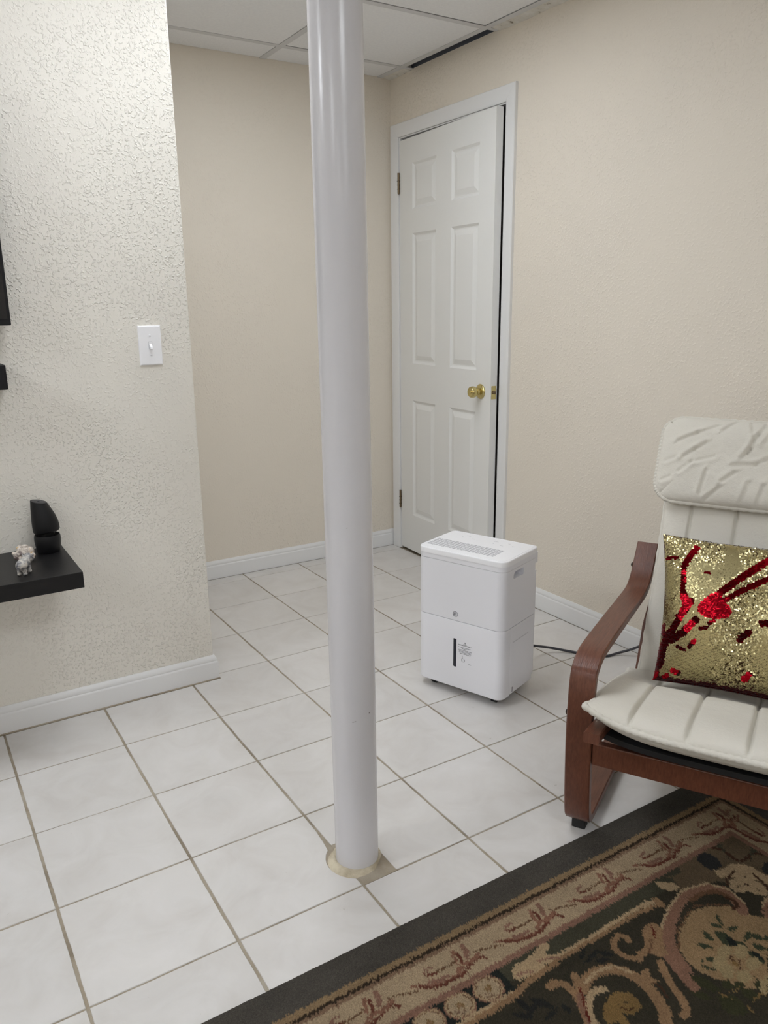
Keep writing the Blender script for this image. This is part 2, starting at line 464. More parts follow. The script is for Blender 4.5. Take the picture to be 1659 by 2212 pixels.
for y in (GY[0], GY[1]): piece('tee_bar', GX[0]+0.012, XR-0.001, y-0.012, y+0.012, ZC-0.0012, ZC+0.001, 'tbar')
LAMP_LABELS = ['square lit lamp panel in the ceiling beside the top of the post', 'square lit lamp panel in the ceiling over the near end of the rug',
    'square lit lamp panel in the ceiling nearest the front wall on the right', 'square lit lamp panel in the ceiling in front of the television wall',
    'square lit lamp panel in the ceiling at the middle of the far left side', 'square lit lamp panel in the ceiling nearest the front wall on the left',
    'square lit lamp panel in the ceiling in front of the alcove and door']
for k, l in enumerate(LIGHTS):
    r = empty('ceiling_light', ((l[0]+l[1])/2, (l[2]+l[3])/2, ZC))
    bm = bmesh.new()
    for q in ((-0.293, 0.293, -0.293, -0.273), (-0.293, 0.293, 0.273, 0.293), (-0.293, -0.273, -0.273, 0.273), (0.273, 0.293, -0.273, 0.273)):
        add_box(bm, q[0], q[1], q[2], q[3], 0.001, 0.012)
    obj('frame', bm, M['tbar'], r)
    obj('housing', box_bm(-0.29, 0.29, -0.29, 0.29, 0.014, 0.09), M['tbar'], r)
    obj('diffuser', box_bm(-0.273, 0.273, -0.273, 0.273, 0.003, 0.010), lamp_mat({0: 0.58, 1: 0.85, 3: 1.75, 6: 0.55}.get(k, 1.0)), r)
    tag(r, LAMP_LABELS[k], 'ceiling light', 'lamp panels in the ceiling grid')

# baseboards
BASE = [(0, 0), (0.0125, 0), (0.0125, 0.062), (0.0115, 0.066), (0.0090, 0.069), (0.0098, 0.073), (0.0085, 0.080), (0.0050, 0.086), (0.003, 0.090), (0, 0.090)]
def baseboard(name, path, normals):
    bm = bmesh.new(); rings = []
    for (x, y), (nx, ny) in zip(path, normals):
        rings.append([(x+nx*d, y+ny*d, z) for d, z in BASE])
    add_loft(bm, rings); return struct(obj(name, bm, M['trim'], smooth=40))
baseboard('baseboard_left', [(X0, YL), (XL, YL), (XL, YB)], [(0, -1), (1, -1), (1, 0)])
baseboard('baseboard_back', [(XL+0.0125, YB), (XR, YB)], [(0, -1), (0, -1)])
baseboard('baseboard_right', [(XR, 1.297), (XR, Y0)], [(-1, 0), (-1, 0)])

# door casing, jamb, door
def casing_profile(w): return [(0, 0), (0, 0.009), (0.006, 0.0125), (0.018, 0.0135), (w*0.55, 0.015), (w-0.012, 0.017), (w-0.003, 0.0165), (w, 0.013), (w, 0)]
trim = struct(empty('trim_1', (XR, (DY0+DY1)/2, 0)))
oy = (DY0+DY1)/2
def casing(pts):      # pts: inner corner, direction away from the opening
    bm = bmesh.new(); rings = []
    for (y, z), (dy, dz) in pts:
        rings.append([(-d, y+dy*w-oy, z+dz*w) for w, d in casing_profile(0.061)])
    add_loft(bm, rings); obj('casing', bm, M['trim'], trim, smooth=35)
casing([((DY1+0.004, 0.0), (1, 0)), ((DY1+0.004, DZ+0.002), (1, 1))])
casing([((DY1+0.0037, DZ+0.002), (1, 1)), ((DY0-0.0037, DZ+0.002), (-1, 1))])
casing([((DY0-0.004, DZ+0.002), (-1, 1)), ((DY0-0.004, 0.0), (-1, 0))])
jamb = struct(empty('trim_2', (XR, oy, 0)))
bm = bmesh.new(); add_box(bm, -0.002, 0.14, DY1-oy-0.004, DY1-oy+0.012, 0, DZ); obj('side_jamb', bm, M['trim'], jamb)
bm = bmesh.new(); add_box(bm, -0.002, 0.14, DY0-oy-0.012, DY0-oy+0.004, 0, DZ); obj('side_jamb', bm, M['trim'], jamb)
bm = bmesh.new(); add_box(bm, -0.002, 0.14, DY0-oy+0.004, DY1-oy-0.004, DZ-0.004, DZ+0.012); obj('head_jamb', bm, M['trim'], jamb)
bm = bmesh.new(); add_box(bm, 0.045, 0.057, DY0-oy+0.004, DY0-oy+0.034, 0, DZ-0.005); add_box(bm, 0.045, 0.057, DY1-oy-0.016, DY1-oy-0.004, 0, DZ-0.005); obj('door_stop', bm, M['trim'], jamb)

DW, DH, DT = 0.777, 2.048, 0.035
door = struct(empty('door_1', (2.428, 2.140, 0.014), -math.radians(3.0)))      # local -y runs along the leaf, -x faces the room
# six moulded panels: openings in (w from hinge, z)
cols = [(0.118, 0.330), (0.455, 0.667)]
rows = [(0.198, 0.806), (0.992, 1.616), (1.726, 1.935)]
xs = sorted({0, DW, *[c for q in cols for c in q]}); zs = sorted({0, DH, *[c for q in rows for c in q]})
bm = bmesh.new()
def quad(bm, a, b, c, d): return bm.faces.new([bm.verts.new(p) for p in (a, b, c, d)])
for i in range(len(xs)-1):
    for j in range(len(zs)-1):
        if (xs[i], xs[i+1]) in cols and (zs[j], zs[j+1]) in rows: continue
        quad(bm, (0, -xs[i], zs[j]), (0, -xs[i+1], zs[j]), (0, -xs[i+1], zs[j+1]), (0, -xs[i], zs[j+1]))
quad(bm, (DT, 0, 0), (DT, -DW, 0), (DT, -DW, DH), (DT, 0, DH))
quad(bm, (0, 0, 0), (DT, 0, 0), (DT, 0, DH), (0, 0, DH)); quad(bm, (0, -DW, 0), (DT, -DW, 0), (DT, -DW, DH), (0, -DW, DH))
quad(bm, (0, 0, 0), (DT, 0, 0), (DT, -DW, 0), (0, -DW, 0)); quad(bm, (0, 0, DH), (DT, 0, DH), (DT, -DW, DH), (0, -DW, DH))
bmesh.ops.remove_doubles(bm, verts=bm.verts[:], dist=1e-5)
obj('door_leaf', bm, M['door'], door)
for c0, c1 in cols:
    for r0, r1 in rows:
        bm = bmesh.new(); rings = []
        for ins, dep in ((0, 0), (0.004, 0.003), (0.010, 0.0075), (0.015, 0.0085), (0.020, 0.0075), (0.040, 0.0012), (0.043, 0.001)):
            rings.append([(dep, -(c0+ins), r0+ins), (dep, -(c1-ins), r0+ins), (dep, -(c1-ins), r1-ins), (dep, -(c0+ins), r1-ins)])
        add_loft(bm, rings, True, False); bm.faces.new([bm.verts.new(p) for p in rings[-1]])
        bmesh.ops.remove_doubles(bm, verts=bm.verts[:], dist=1e-6)
        obj('raised_panel', bm, M['door'], door)
# knob (axis -x), latch plate on the free edge
kw, kz = DW-0.072, 0.915-0.014
k_root = bmesh.new(); add_lathe(k_root, [(0.0, 0.0), (0.033, 0.0), (0.0335, 0.003), (0.031, 0.006), (0.024, 0.009), (0.017, 0.012)], (0, -kw, kz), '-x', 40)
rose = obj('knob_rosette', k_root, M['brass'], door, smooth=50, loc=None)
bm = bmesh.new(); add_lathe(bm, [(0.0145, 0.010), (0.0135, 0.018), (0.014, 0.024), (0.019, 0.028), (0.0235, 0.033), (0.0255, 0.040), (0.0255, 0.048), (0.0235, 0.055), (0.021, 0.0575), (0.0195, 0.0580), (0.017, 0.0565), (0.006, 0.0555), (0.0055, 0.057), (0.0, 0.057)], (0, -kw, kz), '-x', 40)
obj('door_knob', bm, M['brass'], door, smooth=40)
bm = bmesh.new(); add_box(bm, 0.005, 0.030, -DW-0.0012, -DW+0.001, kz-0.029, kz+0.029, bev=0.0008, seg=1); lp = obj('latch_plate', bm, M['brass'], door)
bm = bmesh.new(); add_lathe(bm, [(0.008, 0.0), (0.008, 0.006), (0.006, 0.009)], (0.0175, -DW-0.001, kz), '-y', 16); obj('latch_bolt', bm, M['hinge'], lp, smooth=40)
bm = bmesh.new(); add_box(bm, -0.001, 0.03, DY0-oy+0.0035, DY0-oy+0.0052, 0.875, 0.965); obj('strike_plate', bm, M['brass'], jamb)
for hz in (1.872, 0.28):
    bm = bmesh.new(); add_lathe(bm, [(0.0055, -0.047), (0.0055, 0.047)], (-0.006, 0.003, hz-0.014), 'z', 14)
    add_lathe(bm, [(0.0, -0.051), (0.004, -0.050), (0.0055, -0.047)], (-0.006, 0.003, hz-0.014), 'z', 14)
    h = obj('hinge', bm, M['hinge'], door, smooth=40)
    bm = bmesh.new()
    for k in range(3): add_box(bm, -0.0122, -0.0105+0.011, -0.0022, 0.0082, hz-0.014-0.028+0.0187*k, hz-0.014-0.0262+0.0187*k)
    obj('knuckle_line', bm, M['dark'], h)
    bm = bmesh.new(); add_box(bm, -0.0015, 0.001, 0.006, 0.016, hz-0.014-0.046, hz-0.014+0.046); obj('hinge_leaf', bm, M['hinge'], h)

# ---------------------------------------------------------------- steel post
bm = bmesh.new(); LEAN = (-0.0065, -0.0020)
prof = [(PR, 0.0), (PR, 0.02)] + [(PR, 0.1*k) for k in range(1, 24)] + [(PR, ZC)]
rings = [[(PX+LEAN[0]*h/1.8+r*math.cos(2*PI*k/64), PY+LEAN[1]*h/1.8+r*math.sin(2*PI*k/64), h) for k in range(64)] for r, h in prof]
add_loft(bm, rings)
post = obj('support_post', bm, M['post'], smooth=50)
tag(post, 'round grey-white painted steel post rising from floor to ceiling', 'post')

# ---------------------------------------------------------------- dehumidifier (local: x along the front, -y is the front)
Wd, Dp = 0.335, 0.228
ang = math.radians(-70); ux, uy = math.cos(ang), math.sin(ang)
cx, cy = 1.588+ux*Wd/2-uy*Dp/2, 0.763+uy*Wd/2+ux*Dp/2
dh = empty('dehumidifier', (cx, cy, 0), ang)
tag(dh, 'white upright dehumidifier on black casters standing on the tiled floor', 'dehumidifier')
F = -Dp/2
yb = F+0.052                                     # bucket front part ends here on the sides
def slab(name, z0, z1, d0, d1, m='plastic', rf=0.03, rb=0.012, bev=0.0, w=Wd, lo=0.0, par=None):
    o = rrect(w, d1-d0, rf, 8, rb); o = [(x, y+(d0+d1)/2) for x, y in o]
    bm = bmesh.new(); add_prism(bm, o, z0, z1, bev, lo); return obj(name, bm, M[m], par or dh, smooth=35)
core = slab('inner_core', 0.036, 0.487, F+0.018, Dp/2-0.022, 'gap', rf=0.02, w=Wd-0.09)
slab('top_collar', 0.4725, 0.489, F, Dp/2-0.012, rf=0.03)
# upper shell with a grip recess let into each side
bm = bmesh.new(); Zs0, Zs1 = 0.2735, 0.4715
o = [(x, y+(F+(Dp/2-0.012))/2) for x, y in rrect(Wd, Dp-0.012, 0.03, 8, 0.012)]
lo_ = [bm.verts.new((x, y, Zs0)) for x, y in o]; hi_ = [bm.verts.new((x, y, Zs1)) for x, y in o]
bm.faces.new(lo_[::-1]); bm.faces.new(hi_)
def grip_outline():
    y0_, y1_, z0_, z1_ = -0.056, 0.012, 0.438, 0.462; outl = []
    for qy, qz, a0, r in ((y1_-0.004, z0_+0.004, -90, 0.004), (y1_-0.004, z1_-0.004, 0, 0.004), (y0_+0.018, z1_-0.018, 90, 0.018), (y0_+0.006, z0_+0.006, 180, 0.006)):
        for k in range(6):
            q = math.radians(a0+90*k/5); outl.append((qy+r*math.cos(q), qz+r*math.sin(q)))
    return outl
for k in range(len(o)):
    k2 = (k+1) % len(o)
    if abs(o[k][0]-o[k2][0]) < 1e-6 and abs(o[k][1]-o[k2][1]) > 0.1:      # the two long straight sides
        sx = math.copysign(1, o[k][0]); g_ = grip_outline()
        rim_ = [bm.verts.new((o[k][0], y, z)) for y, z in g_]
        gm = bmesh.new(); r2_ = [gm.verts.new((o[k][0], y, z)) for y, z in g_]; inn = [gm.verts.new((o[k][0]-sx*0.032, y*0.95-0.001, z*0.98+0.010)) for y, z in g_]
        n_ = len(rim_); gy = [p[0] for p in g_]; gz = [p[1] for p in g_]; X_ = o[k][0]
        box_ = [bm.verts.new((X_, y, z)) for y, z in ((max(gy), min(gz)), (max(gy), max(gz)), (min(gy), max(gz)), (min(gy), min(gz)))]
        hi_y = o[k][1] > o[k2][1]; A_, B_ = (k, k2) if hi_y else (k2, k)
        out_ = [lo_[A_], hi_[A_], hi_[B_], lo_[B_]]
        for q in range(4):
            bm.faces.new((out_[q], out_[(q+1) % 4], box_[(q+1) % 4], box_[q]))
            for e_ in range(5): bm.faces.new((box_[q], rim_[q*6+e_+1], rim_[q*6+e_]))
        for q in range(n_): gm.faces.new((r2_[q], r2_[(q+1) % n_], inn[(q+1) % n_], inn[q]))
        gm.faces.new(inn); obj('grip_recess', gm, M['plastic'], dh)
    else: bm.faces.new((lo_[k], lo_[k2], hi_[k2], hi_[k]))
obj('upper_shell', bm, M['plastic'], dh, smooth=35)
# bucket and rear lower shell
bm = bmesh.new()
o = rrect(Wd, 0.052+0.03, 0.03, 8, 0.001); o = [(x, min(y+F+0.041, yb)) for x, y in o]
seen = []; [seen.append(p) for p in o if p not in seen]
add_prism(bm, seen, 0.028, 0.2715, 0.001, 0.004); bucket = obj('water_bucket', bm, M['plastic'], dh, smooth=35)
slab('lower_shell', 0.034, 0.2715, yb+0.0012, Dp/2-0.012, rf=0.0012, rb=0.012)
slab('back_cover', 0.05, 0.425, Dp/2-0.02, Dp/2-0.002, rf=0.002, rb=0.008, w=Wd-0.004)
slab('back_cover', 0.452, 0.489, Dp/2-0.02, Dp/2+0.002, rf=0.002, rb=0.008, w=Wd-0.002)
top = slab('top_panel', 0.4895, 0.508, F-0.0015, Dp/2-0.002, 'plastic_top', rf=0.032, rb=0.016, bev=0.0045, w=Wd+0.003)
# recessed deck ring on top (thin raised rim)
rim = [(x, y-0.002) for x, y in rrect(Wd-0.012, Dp-0.012, 0.028, 8, 0.012)]
bm = bmesh.new(); add_tube(bm, [(x, y, 0.5078) for x, y in rim], 0.0012, 6, closed=True); obj('rim', bm, M['plastic_top'], top, smooth=60)
# grille: short louvre slots, stepped along the front half
bm = bmesh.new()
for k in range(18):
    for j in range(10):
        x0 = -0.154+0.0145*k; y0 = F+0.036+0.0078*j
        add_box(bm, x0, x0+0.0112, y0+0.0030*(k % 1), y0+0.0026, 0.5070, 0.5083)
o = obj('grille_slots', bm, M['slot'], top); o['kind'] = 'stuff'
# faint control marks
bm = bmesh.new()
for x, y, w in ((-0.09, 0.075, 0.016), (-0.055, 0.052, 0.010), (0.02, 0.07, 0.018), (0.03, 0.045, 0.004), (0.075, 0.072, 0.008), (0.06, 0.04, 0.012), (-0.10, 0.058, 0.006), (0.10, 0.052, 0.008)):
    add_box(bm, x, x+w, y, y+0.0022, 0.5079, 0.5082)
o = obj('control_marks', bm, mat('pale_print', srgb(188, 188, 194), 0.6), top); o['kind'] = 'stuff'
# round script emblem on the front
def fr(x, z, d=0.0004): return (x, F-d, z)
bm = bmesh.new(); LX, LZ, LR = -0.013, 0.2955, 0.0098
def arc(cx_, cz_, r, a0, a1, n=14): return [(cx_+r*math.cos(math.radians(a0+(a1-a0)*k/n)), cz_+r*math.sin(math.radians(a0+(a1-a0)*k/n))) for k in range(n+1)]
strokes = []
for q in range(4):
    strokes.append(arc(0, 0, 0.93, 22+90*q, 88+90*q)); c_, s_ = math.cos(math.radians(90*q)), math.sin(math.radians(90*q))
    sw = [(0.93*math.cos(math.radians(88)), 0.93*math.sin(math.radians(88))), (-0.12, 0.74), (-0.34, 0.66)]
    strokes.append([(x*c_-y*s_, x*s_+y*c_) for x, y in sw])
strokes.append([(-0.08, 0.46), (-0.22, 0.56), (-0.42, 0.42), (-0.52, 0.10), (-0.46, -0.18), (-0.30, -0.24), (-0.14, -0.06), (-0.12, 0.12), (-0.30, 0.06), (-0.50, -0.02)])
strokes.append([(-0.13, 0.0), (-0.18, -0.30), (-0.34, -0.52), (-0.50, -0.44), (-0.46, -0.30)])
strokes.append([(0.44, 0.44), (0.30, 0.56), (0.12, 0.46), (0.14, 0.22), (0.34, 0.12), (0.16, 0.04), (0.06, -0.20), (0.18, -0.44), (0.38, -0.42), (0.52, -0.20)])
for s_ in strokes: add_tube(bm, [fr(LX+x*LR, LZ+z*LR) for x, z in s_], 0.00062, 5)
obj('emblem', bm, M['logo'], dh)
bm = bmesh.new(); add_tube(bm, [fr(LX+x*LR, LZ+z*LR) for x, z in arc(0, 0, 1.08, 0, 357, 40)], 0.0006, 5, closed=True); obj('emblem_ring', bm, M['plastic_top'], dh)
# level window
def pill(x0, x1, z0, z1, y, m, name, par, r=0.004, y2=None):
    outl = []
    for qx, qz, a0, rr in ((x1-r, z0+r, -90, r), (x1-0.001, z1-0.001, 0, 0.001), (x0+0.001, z1-0.001, 90, 0.001), (x0+r, z0+r, 180, r)):
        for k in range(5):
            q = math.radians(a0+90*k/4); outl.append((qx+rr*math.cos(q), qz+rr*math.sin(q)))
    bm = bmesh.new(); add_loft(bm, [[(x, y, z) for x, z in outl], [(x, y2 if y2 is not None else y+0.004, z) for x, z in outl]]); return obj(name, bm, M[m], par)
pill(-0.0205, -0.0055, 0.104, 0.2095, F-0.0004, 'plastic_top', 'window_surround', bucket, 0.0055)
pill(-0.0190, -0.0070, 0.106, 0.2080, F-0.0007, 'window', 'level_window', bucket, 0.005)
# caution print: triangle, lines of small type, pictogram (too small in the photograph to read)
bm = bmesh.new()
tri = [(0.026-0.0055, 0.1945), (0.026+0.0055, 0.1945), (0.026, 0.2035)]
add_tube(bm, [fr(*p) for p in tri], 0.0008, 4, closed=True); add_tube(bm, [fr(0.026, 0.2005), fr(0.026, 0.197)], 0.0006, 4)
rq = random.Random(3)
for z, x0, x1, h in ((0.1895, 0.000, 0.047, 0.0017), (0.1820, 0.000, 0.048, 0.0015), (0.1780, 0.014, 0.034, 0.0015), (0.1725, 0.001, 0.053, 0.0016), (0.1682, 0.003, 0.051, 0.0014), (0.1642, 0.003, 0.050, 0.0014), (0.1598, 0.006, 0.048, 0.0016)):
    x = x0
    while x < x1:
        w = rq.uniform(0.002, 0.0065); add_box(bm, x, min(x+w, x1), F-0.0004, F+0.0005, z, z+h); x += w+0.0009
add_box(bm, 0.041, 0.051, F-0.0004, F+0.0005, 0.1275, 0.129)
add_box(bm, 0.000, 0.052, F-0.0003, F+0.0005, 0.1925, 0.1928)
o = obj('caution_print', bm, M['print'], bucket); o['kind'] = 'stuff'
bm = bmesh.new(); add_tube(bm, [fr(x, z) for x, z in arc(0.0195, 0.138, 0.0062, 100, 420, 22)], 0.0006, 5); add_tube(bm, [fr(0.0125+0.004, 0.1535), fr(0.0165, 0.148), fr(0.018, 0.144)], 0.0007, 5); add_tube(bm, [fr(0.021, 0.1325), fr(0.026, 0.134)], 0.0007, 5)
obj('tap_pictogram', bm, M['print'], bucket)
# small side sticker and latch
bm = bmesh.new(); add_box(bm, Wd/2-0.001, Wd/2+0.0003, -0.045, 0.06, 0.2150, 0.2185); obj('side_label', bm, mat('grey_label', srgb(206, 206, 211), 0.5), dh)
bm = bmesh.new(); add_box(bm, Wd/2-0.004, Wd/2+0.0005, yb+0.018, yb+0.022, 0.038, 0.056); obj('side_latch', bm, M['slot'], dh)
for x in (-0.12, 0.12):
    for y in (-0.072, 0.080):
        bm = bmesh.new(); ring = [[(x-0.009, y+0.0125*math.cos(2*PI*k/20), 0.0126+0.0125*math.sin(2*PI*k/20)) for k in range(20)], [(x+0.009, y+0.0125*math.cos(2*PI*k/20), 0.0126+0.0125*math.sin(2*PI*k/20)) for k in range(20)]]
        add_loft(bm, ring); w = obj('caster', bm, M['pad_black'], dh, smooth=40)
        bm = bmesh.new(); add_box(bm, x-0.013, x+0.013, y-0.010, y+0.010, 0.018, 0.036, bev=0.002); obj('caster_fork', bm, M['pad_black'], w)
# power cord as part of the appliance
inv = dh.matrix_basis.inverted()
cp = [(1.905, 0.655, 0.125), (1.985, 0.668, 0.094), (2.06, 0.690, 0.052), (2.145, 0.690, 0.022), (2.215, 0.640, 0.006), (2.255, 0.585, 0.0045), (2.295, 0.545, 0.0045), (2.345, 0.530, 0.010), (2.385, 0.490, 0.034), (2.410, 0.440, 0.075), (2.419, 0.330, 0.17), (2.421, 0.26, 0.27), (2.422, 0.25, 0.30)]
Mx = Matrix.Rotation(-ang, 4, 'Z') @ Matrix.Translation((-cx, -cy, 0))
bm = bmesh.new(); add_tube(bm, [Mx @ p for p in catmull(cp, 8)], 0.0046, 10); obj('power_cord', bm, M['cord'], dh, smooth=60)
bm = bmesh.new(); add_box(bm, -0.013, 0.013, -0.010, 0.010, -0.02, 0.02, bev=0.003); o = obj('plug', bm, M['cord'], dh); o.matrix_basis = Mx @ Matrix.Translation((2.414, 0.25, 0.31))

# ---------------------------------------------------------------- armchair (local: x = depth, y = towards the chair's right arm)
CA = math.radians(29.0); S0, TC = 1.5, 1.13
D = Vector((math.cos(CA), math.sin(CA), 0)); Wv = Vector((math.sin(CA), -math.cos(CA), 0))
org = D*S0 + Wv*TC
ch = empty('armchair', (org.x, org.y, 0), CA)
tag(ch, 'bent-wood armchair with off-white quilted cushion and red-brown frame on the rug edge', 'armchair')
def L(s, t, z): return (s-S0, -(t-TC), z)
def strip(path, t0, t1, th, sub=6, flip=1, ease=None):
    """laminated strip: path of (s, z) on the outer surface, th thickness inwards, soft edges"""
    P = catmull([(s, 0, z) for s, z in path], sub); rings = []; e = 0.0025
    for i, p in enumerate(P):
        a = P[max(i-1, 0)]; b = P[min(i+1, len(P)-1)]; tg = (b-a).normalized(); n = Vector((-tg.z, 0, tg.x))*flip
        pts = []
        if ease: t0, t1 = ease(p.z)
        for tt, dd in ((t0+e, 0), (t1-e, 0), (t1, e), (t1, th-e), (t1-e, th), (t0+e, th), (t0, th-e), (t0, e)):
            q = p + n*dd; pts.append(L(q.x, tt, q.z))
        rings.append(pts)
    bm = bmesh.new(); add_loft(bm, rings); return bm
ARM = [(1.908, 0.574), (1.868, 0.530), (1.835, 0.496), (1.800, 0.477), (1.755, 0.470), (1.65, 0.472), (1.49, 0.477), (1.36, 0.480), (1.285, 0.480), (1.245, 0.474), (1.216, 0.462),
       (1.198, 0.446), (1.188, 0.418), (1.183, 0.375), (1.180, 0.30), (1.186, 0.20), (1.196, 0.11), (1.205, 0.060), (1.214, 0.040), (1.232, 0.026), (1.262, 0.021), (1.34, 0.021), (1.55, 0.022), (1.78, 0.022), (1.93, 0.024)]
for k, (t0, t1, lift) in enumerate(((0.790, 0.852, 0.0), (1.408, 1.470, 0.0))):
    side = obj('arm_frame', strip(ARM, t0, t1, 0.022, 6, 1), M['wood'], ch, smooth=30)
    for s in (1.245, 1.86):
        zf = 0.0 if (k == 0 or s > 2) else 0.011
        bm = bmesh.new(); a = L(s-0.014, t0+0.014, 0); b = L(s+0.014, t1-0.014, 0)
        add_box(bm, min(a[0], b[0]), max(a[0], b[0]), min(a[1], b[1]), max(a[1], b[1]), zf+0.0005, 0.027, bev=0.002); obj('foot_pad', bm, M['pad_black'], side)
    to = t0 if k == 0 else t1; sg = -1 if k == 0 else 1
    for s, z in ((1.194, 0.335), (1.862, 0.510)):
        bm = bmesh.new(); p = L(s+0.004, to, z); rings = []
        for r, h in ((0.0075, -0.002), (0.0075, 0.003), (0.005, 0.006), (0.0015, 0.007)):
            rings.append([(p[0]+r*math.cos(2*PI*q/14), p[1]-sg*h, p[2]+r*math.sin(2*PI*q/14)) for q in range(14)])
        add_loft(bm, rings); obj('bolt', bm, M['bolt'], side, smooth=40)
def crossbar(name, s0, s1, z0, z1, t0=0.8525, t1=1.4075, m='wood'):
    a, b = L(s0, t1, z0), L(s1, t0, z1); bm = bmesh.new()
    add_box(bm, a[0], b[0], a[1], b[1], z0, z1, bev=0.003); return obj(name, bm, M[m], ch)
crossbar('front_rail', 1.190, 1.212, 0.214, 0.272)
crossbar('rear_rail', 1.83, 1.852, 0.045, 0.100)
SEAT = [(1.095, 0.352), (1.18, 0.338), (1.30, 0.307), (1.43, 0.268), (1.54, 0.236), (1.60, 0.226), (1.645, 0.240), (1.685, 0.290), (1.74, 0.395), (1.81, 0.54), (1.89, 0.71), (1.985, 0.905)]
for t0, t1 in ((0.8535, 0.890), (1.370, 1.4065)):
    def ez(z, a=t0, b=t1):
        k = max(0, min(1, (z-0.38)/0.18)); sg = 1 if a < TC else -1
        return a+0.024*k*sg, b+0.024*k*sg
    obj('seat_rail', strip(SEAT, t0, t1, 0.024, 6, -1, ez), M['wood'], ch, smooth=30)
# fabric webbing slung under the cushion
bm = bmesh.new(); rings = []
for k in range(25):
    tt = 0.882+(1.378-0.882)*k/24; tau = (tt-TC)/0.285; sag = -0.034*(1-tau**4)
    rings.append([L(1.160, tt, 0.336+sag*0.9), L(1.160, tt, 0.322+sag*0.9), L(1.30, tt, 0.282+sag*0.6), L(1.55, tt, 0.222), L(1.55, tt, 0.228), L(1.30, tt, 0.290+sag*0.6)])
add_loft(bm, rings); obj('seat_webbing', bm, M['webbing'], ch, smooth=40)
for s, z in ((1.74, 0.415), (1.83, 0.60), (1.925, 0.80)): crossbar('back_slat', s+0.002, s+0.016, z-0.03, z+0.03, 0.8905, 1.3695)

SEAMS = [0.948, 1.068, 1.190, 1.312]
def channel(t, wid=0.0045):
    return sum(math.exp(-((t-q)/wid)**2) for q in SEAMS)
def cushion(nu, nv, fpos, mat_, name, par, smooth=179):
    """closed padded surface: fpos(a, b, side) -> local point, a, b in [-1, 1], side +1 top / -1 bottom"""
    bm = bmesh.new(); top, bot = {}, {}
    def par_(k, n):                       # denser near the rim
        x = -1+2*k/n; return math.copysign(1-(1-abs(x))**1.6, x)
    for i in range(nu+1):
        for j in range(nv+1):
            a, b = par_(i, nu), par_(j, nv); edge = i in (0, nu) or j in (0, nv)
            top[i, j] = bm.verts.new(fpos(a, b, 1, edge)); bot[i, j] = top[i, j] if edge else bm.verts.new(fpos(a, b, -1, edge))
    for i in range(nu):
        for j in range(nv):
            bm.faces.new((top[i, j], top[i+1, j], top[i+1, j+1], top[i, j+1])); bm.faces.new((bot[i, j], bot[i, j+1], bot[i+1, j+1], bot[i+1, j]))
    return obj(name, bm, M[mat_], par, smooth=smooth)
def puff(a, b, p=0.5): return max(0.0, (1-abs(a)**4)*(1-abs(b)**4))**p
HW = 0.285
def seat_mid(a, b):
    # b = -1 front .. 1 rear, a = -1 left .. 1 right
    w = HW*(1-0.030*(1-a*a)*0) * (1 - 0.03*math.exp(-((abs(b)-0.75)/0.30)**2)*(1 if abs(b) < 0.9 else 0.4))
    tt = TC + a*w; s = 1.118+(b+1)/2*0.505 + 0.010*(1-b)/2*(1-a**2)*-1
    z = 0.364 + 0.038*abs(a)**4*(0.4+0.6*(1-b)/2) - 0.205*(s-1.118)
    return s, tt, z
def seat_f(a, b, sd, edge):
    s, tt, z = seat_mid(a, b); h = puff(a, b, 0.42)
    if sd > 0:
        d = 0.046*h - 0.013*channel(tt)*min(1, h*1.3) + 0.004*noise.noise((tt*9, s*9, 1.0))*h - 0.0015*channel(tt, 0.025)*h
        d -= 0.024*math.exp(-((s-1.495)/0.065)**4)*math.exp(-((tt-1.12)/0.235)**8)     # pressed in by the pillow
    else: d = -(0.034+0.012*(1-b)/2)*h
    return L(s, tt, z+d)
seat = cushion(290, 64, seat_f, 'canvas', 'seat_cushion', ch)
def piping(name, pts, r, par, m='canvas'):
    bm = bmesh.new(); add_tube(bm, pts, r, 8, closed=True, rfun=lambda i: r*(1+0.16*math.sin(i*1.7))); return obj(name, bm, M[m], par, smooth=60)
def rim_pts(f, n, inset=1.0):
    out = []
    q = [-1+2*k/n for k in range(n)]
    for k in q: out.append(f(k, -1))
    for k in q: out.append(f(1, k))
    for k in q: out.append(f(-k, 1))
    for k in q: out.append(f(-1, -k))
    return out
piping('piping', [L(*seat_mid(a, b)) for a, b in rim_pts(lambda a, b: (a, b), 130)], 0.0075, seat)
# stitched seams sit as thin cords in the channels
# back cushion
BL, BN = Vector((0.4726, 0, 0.8812)), Vector((-0.8812, 0, 0.4726))
B0 = Vector((1.612, 0, 0.262))
def back_mid(a, b):
    l = 0.0 + (b+1)/2*0.762; w = (0.257+0.006*(b+1))*(1-0.02*(1-((b-0.1)/1.1)**2))
    p = B0 + BL*l + BN*0.020*math.sin(PI*l/0.78)*-0.6
    return p, TC+a*w
def back_f(a, b, sd, edge):
    p, tt = back_mid(a, b); h = puff(a, b, 0.40)
    d = (0.040*h - 0.011*channel(tt)*h - 0.0015*channel(tt, 0.025)*h + 0.003*noise.noise((tt*8, b*4, 4.0))*h) if sd > 0 else -0.026*h
    q = p + BN*d; return L(q.x, tt, q.z)
back = cushion(270, 60, back_f, 'canvas', 'back_cushion', ch)
def bp(a, b): p, tt = back_mid(a, b); return L(p.x, tt, p.z)
piping('piping', [bp(a, b) for a, b in rim_pts(lambda a, b: (a, b), 60)], 0.0055, back)
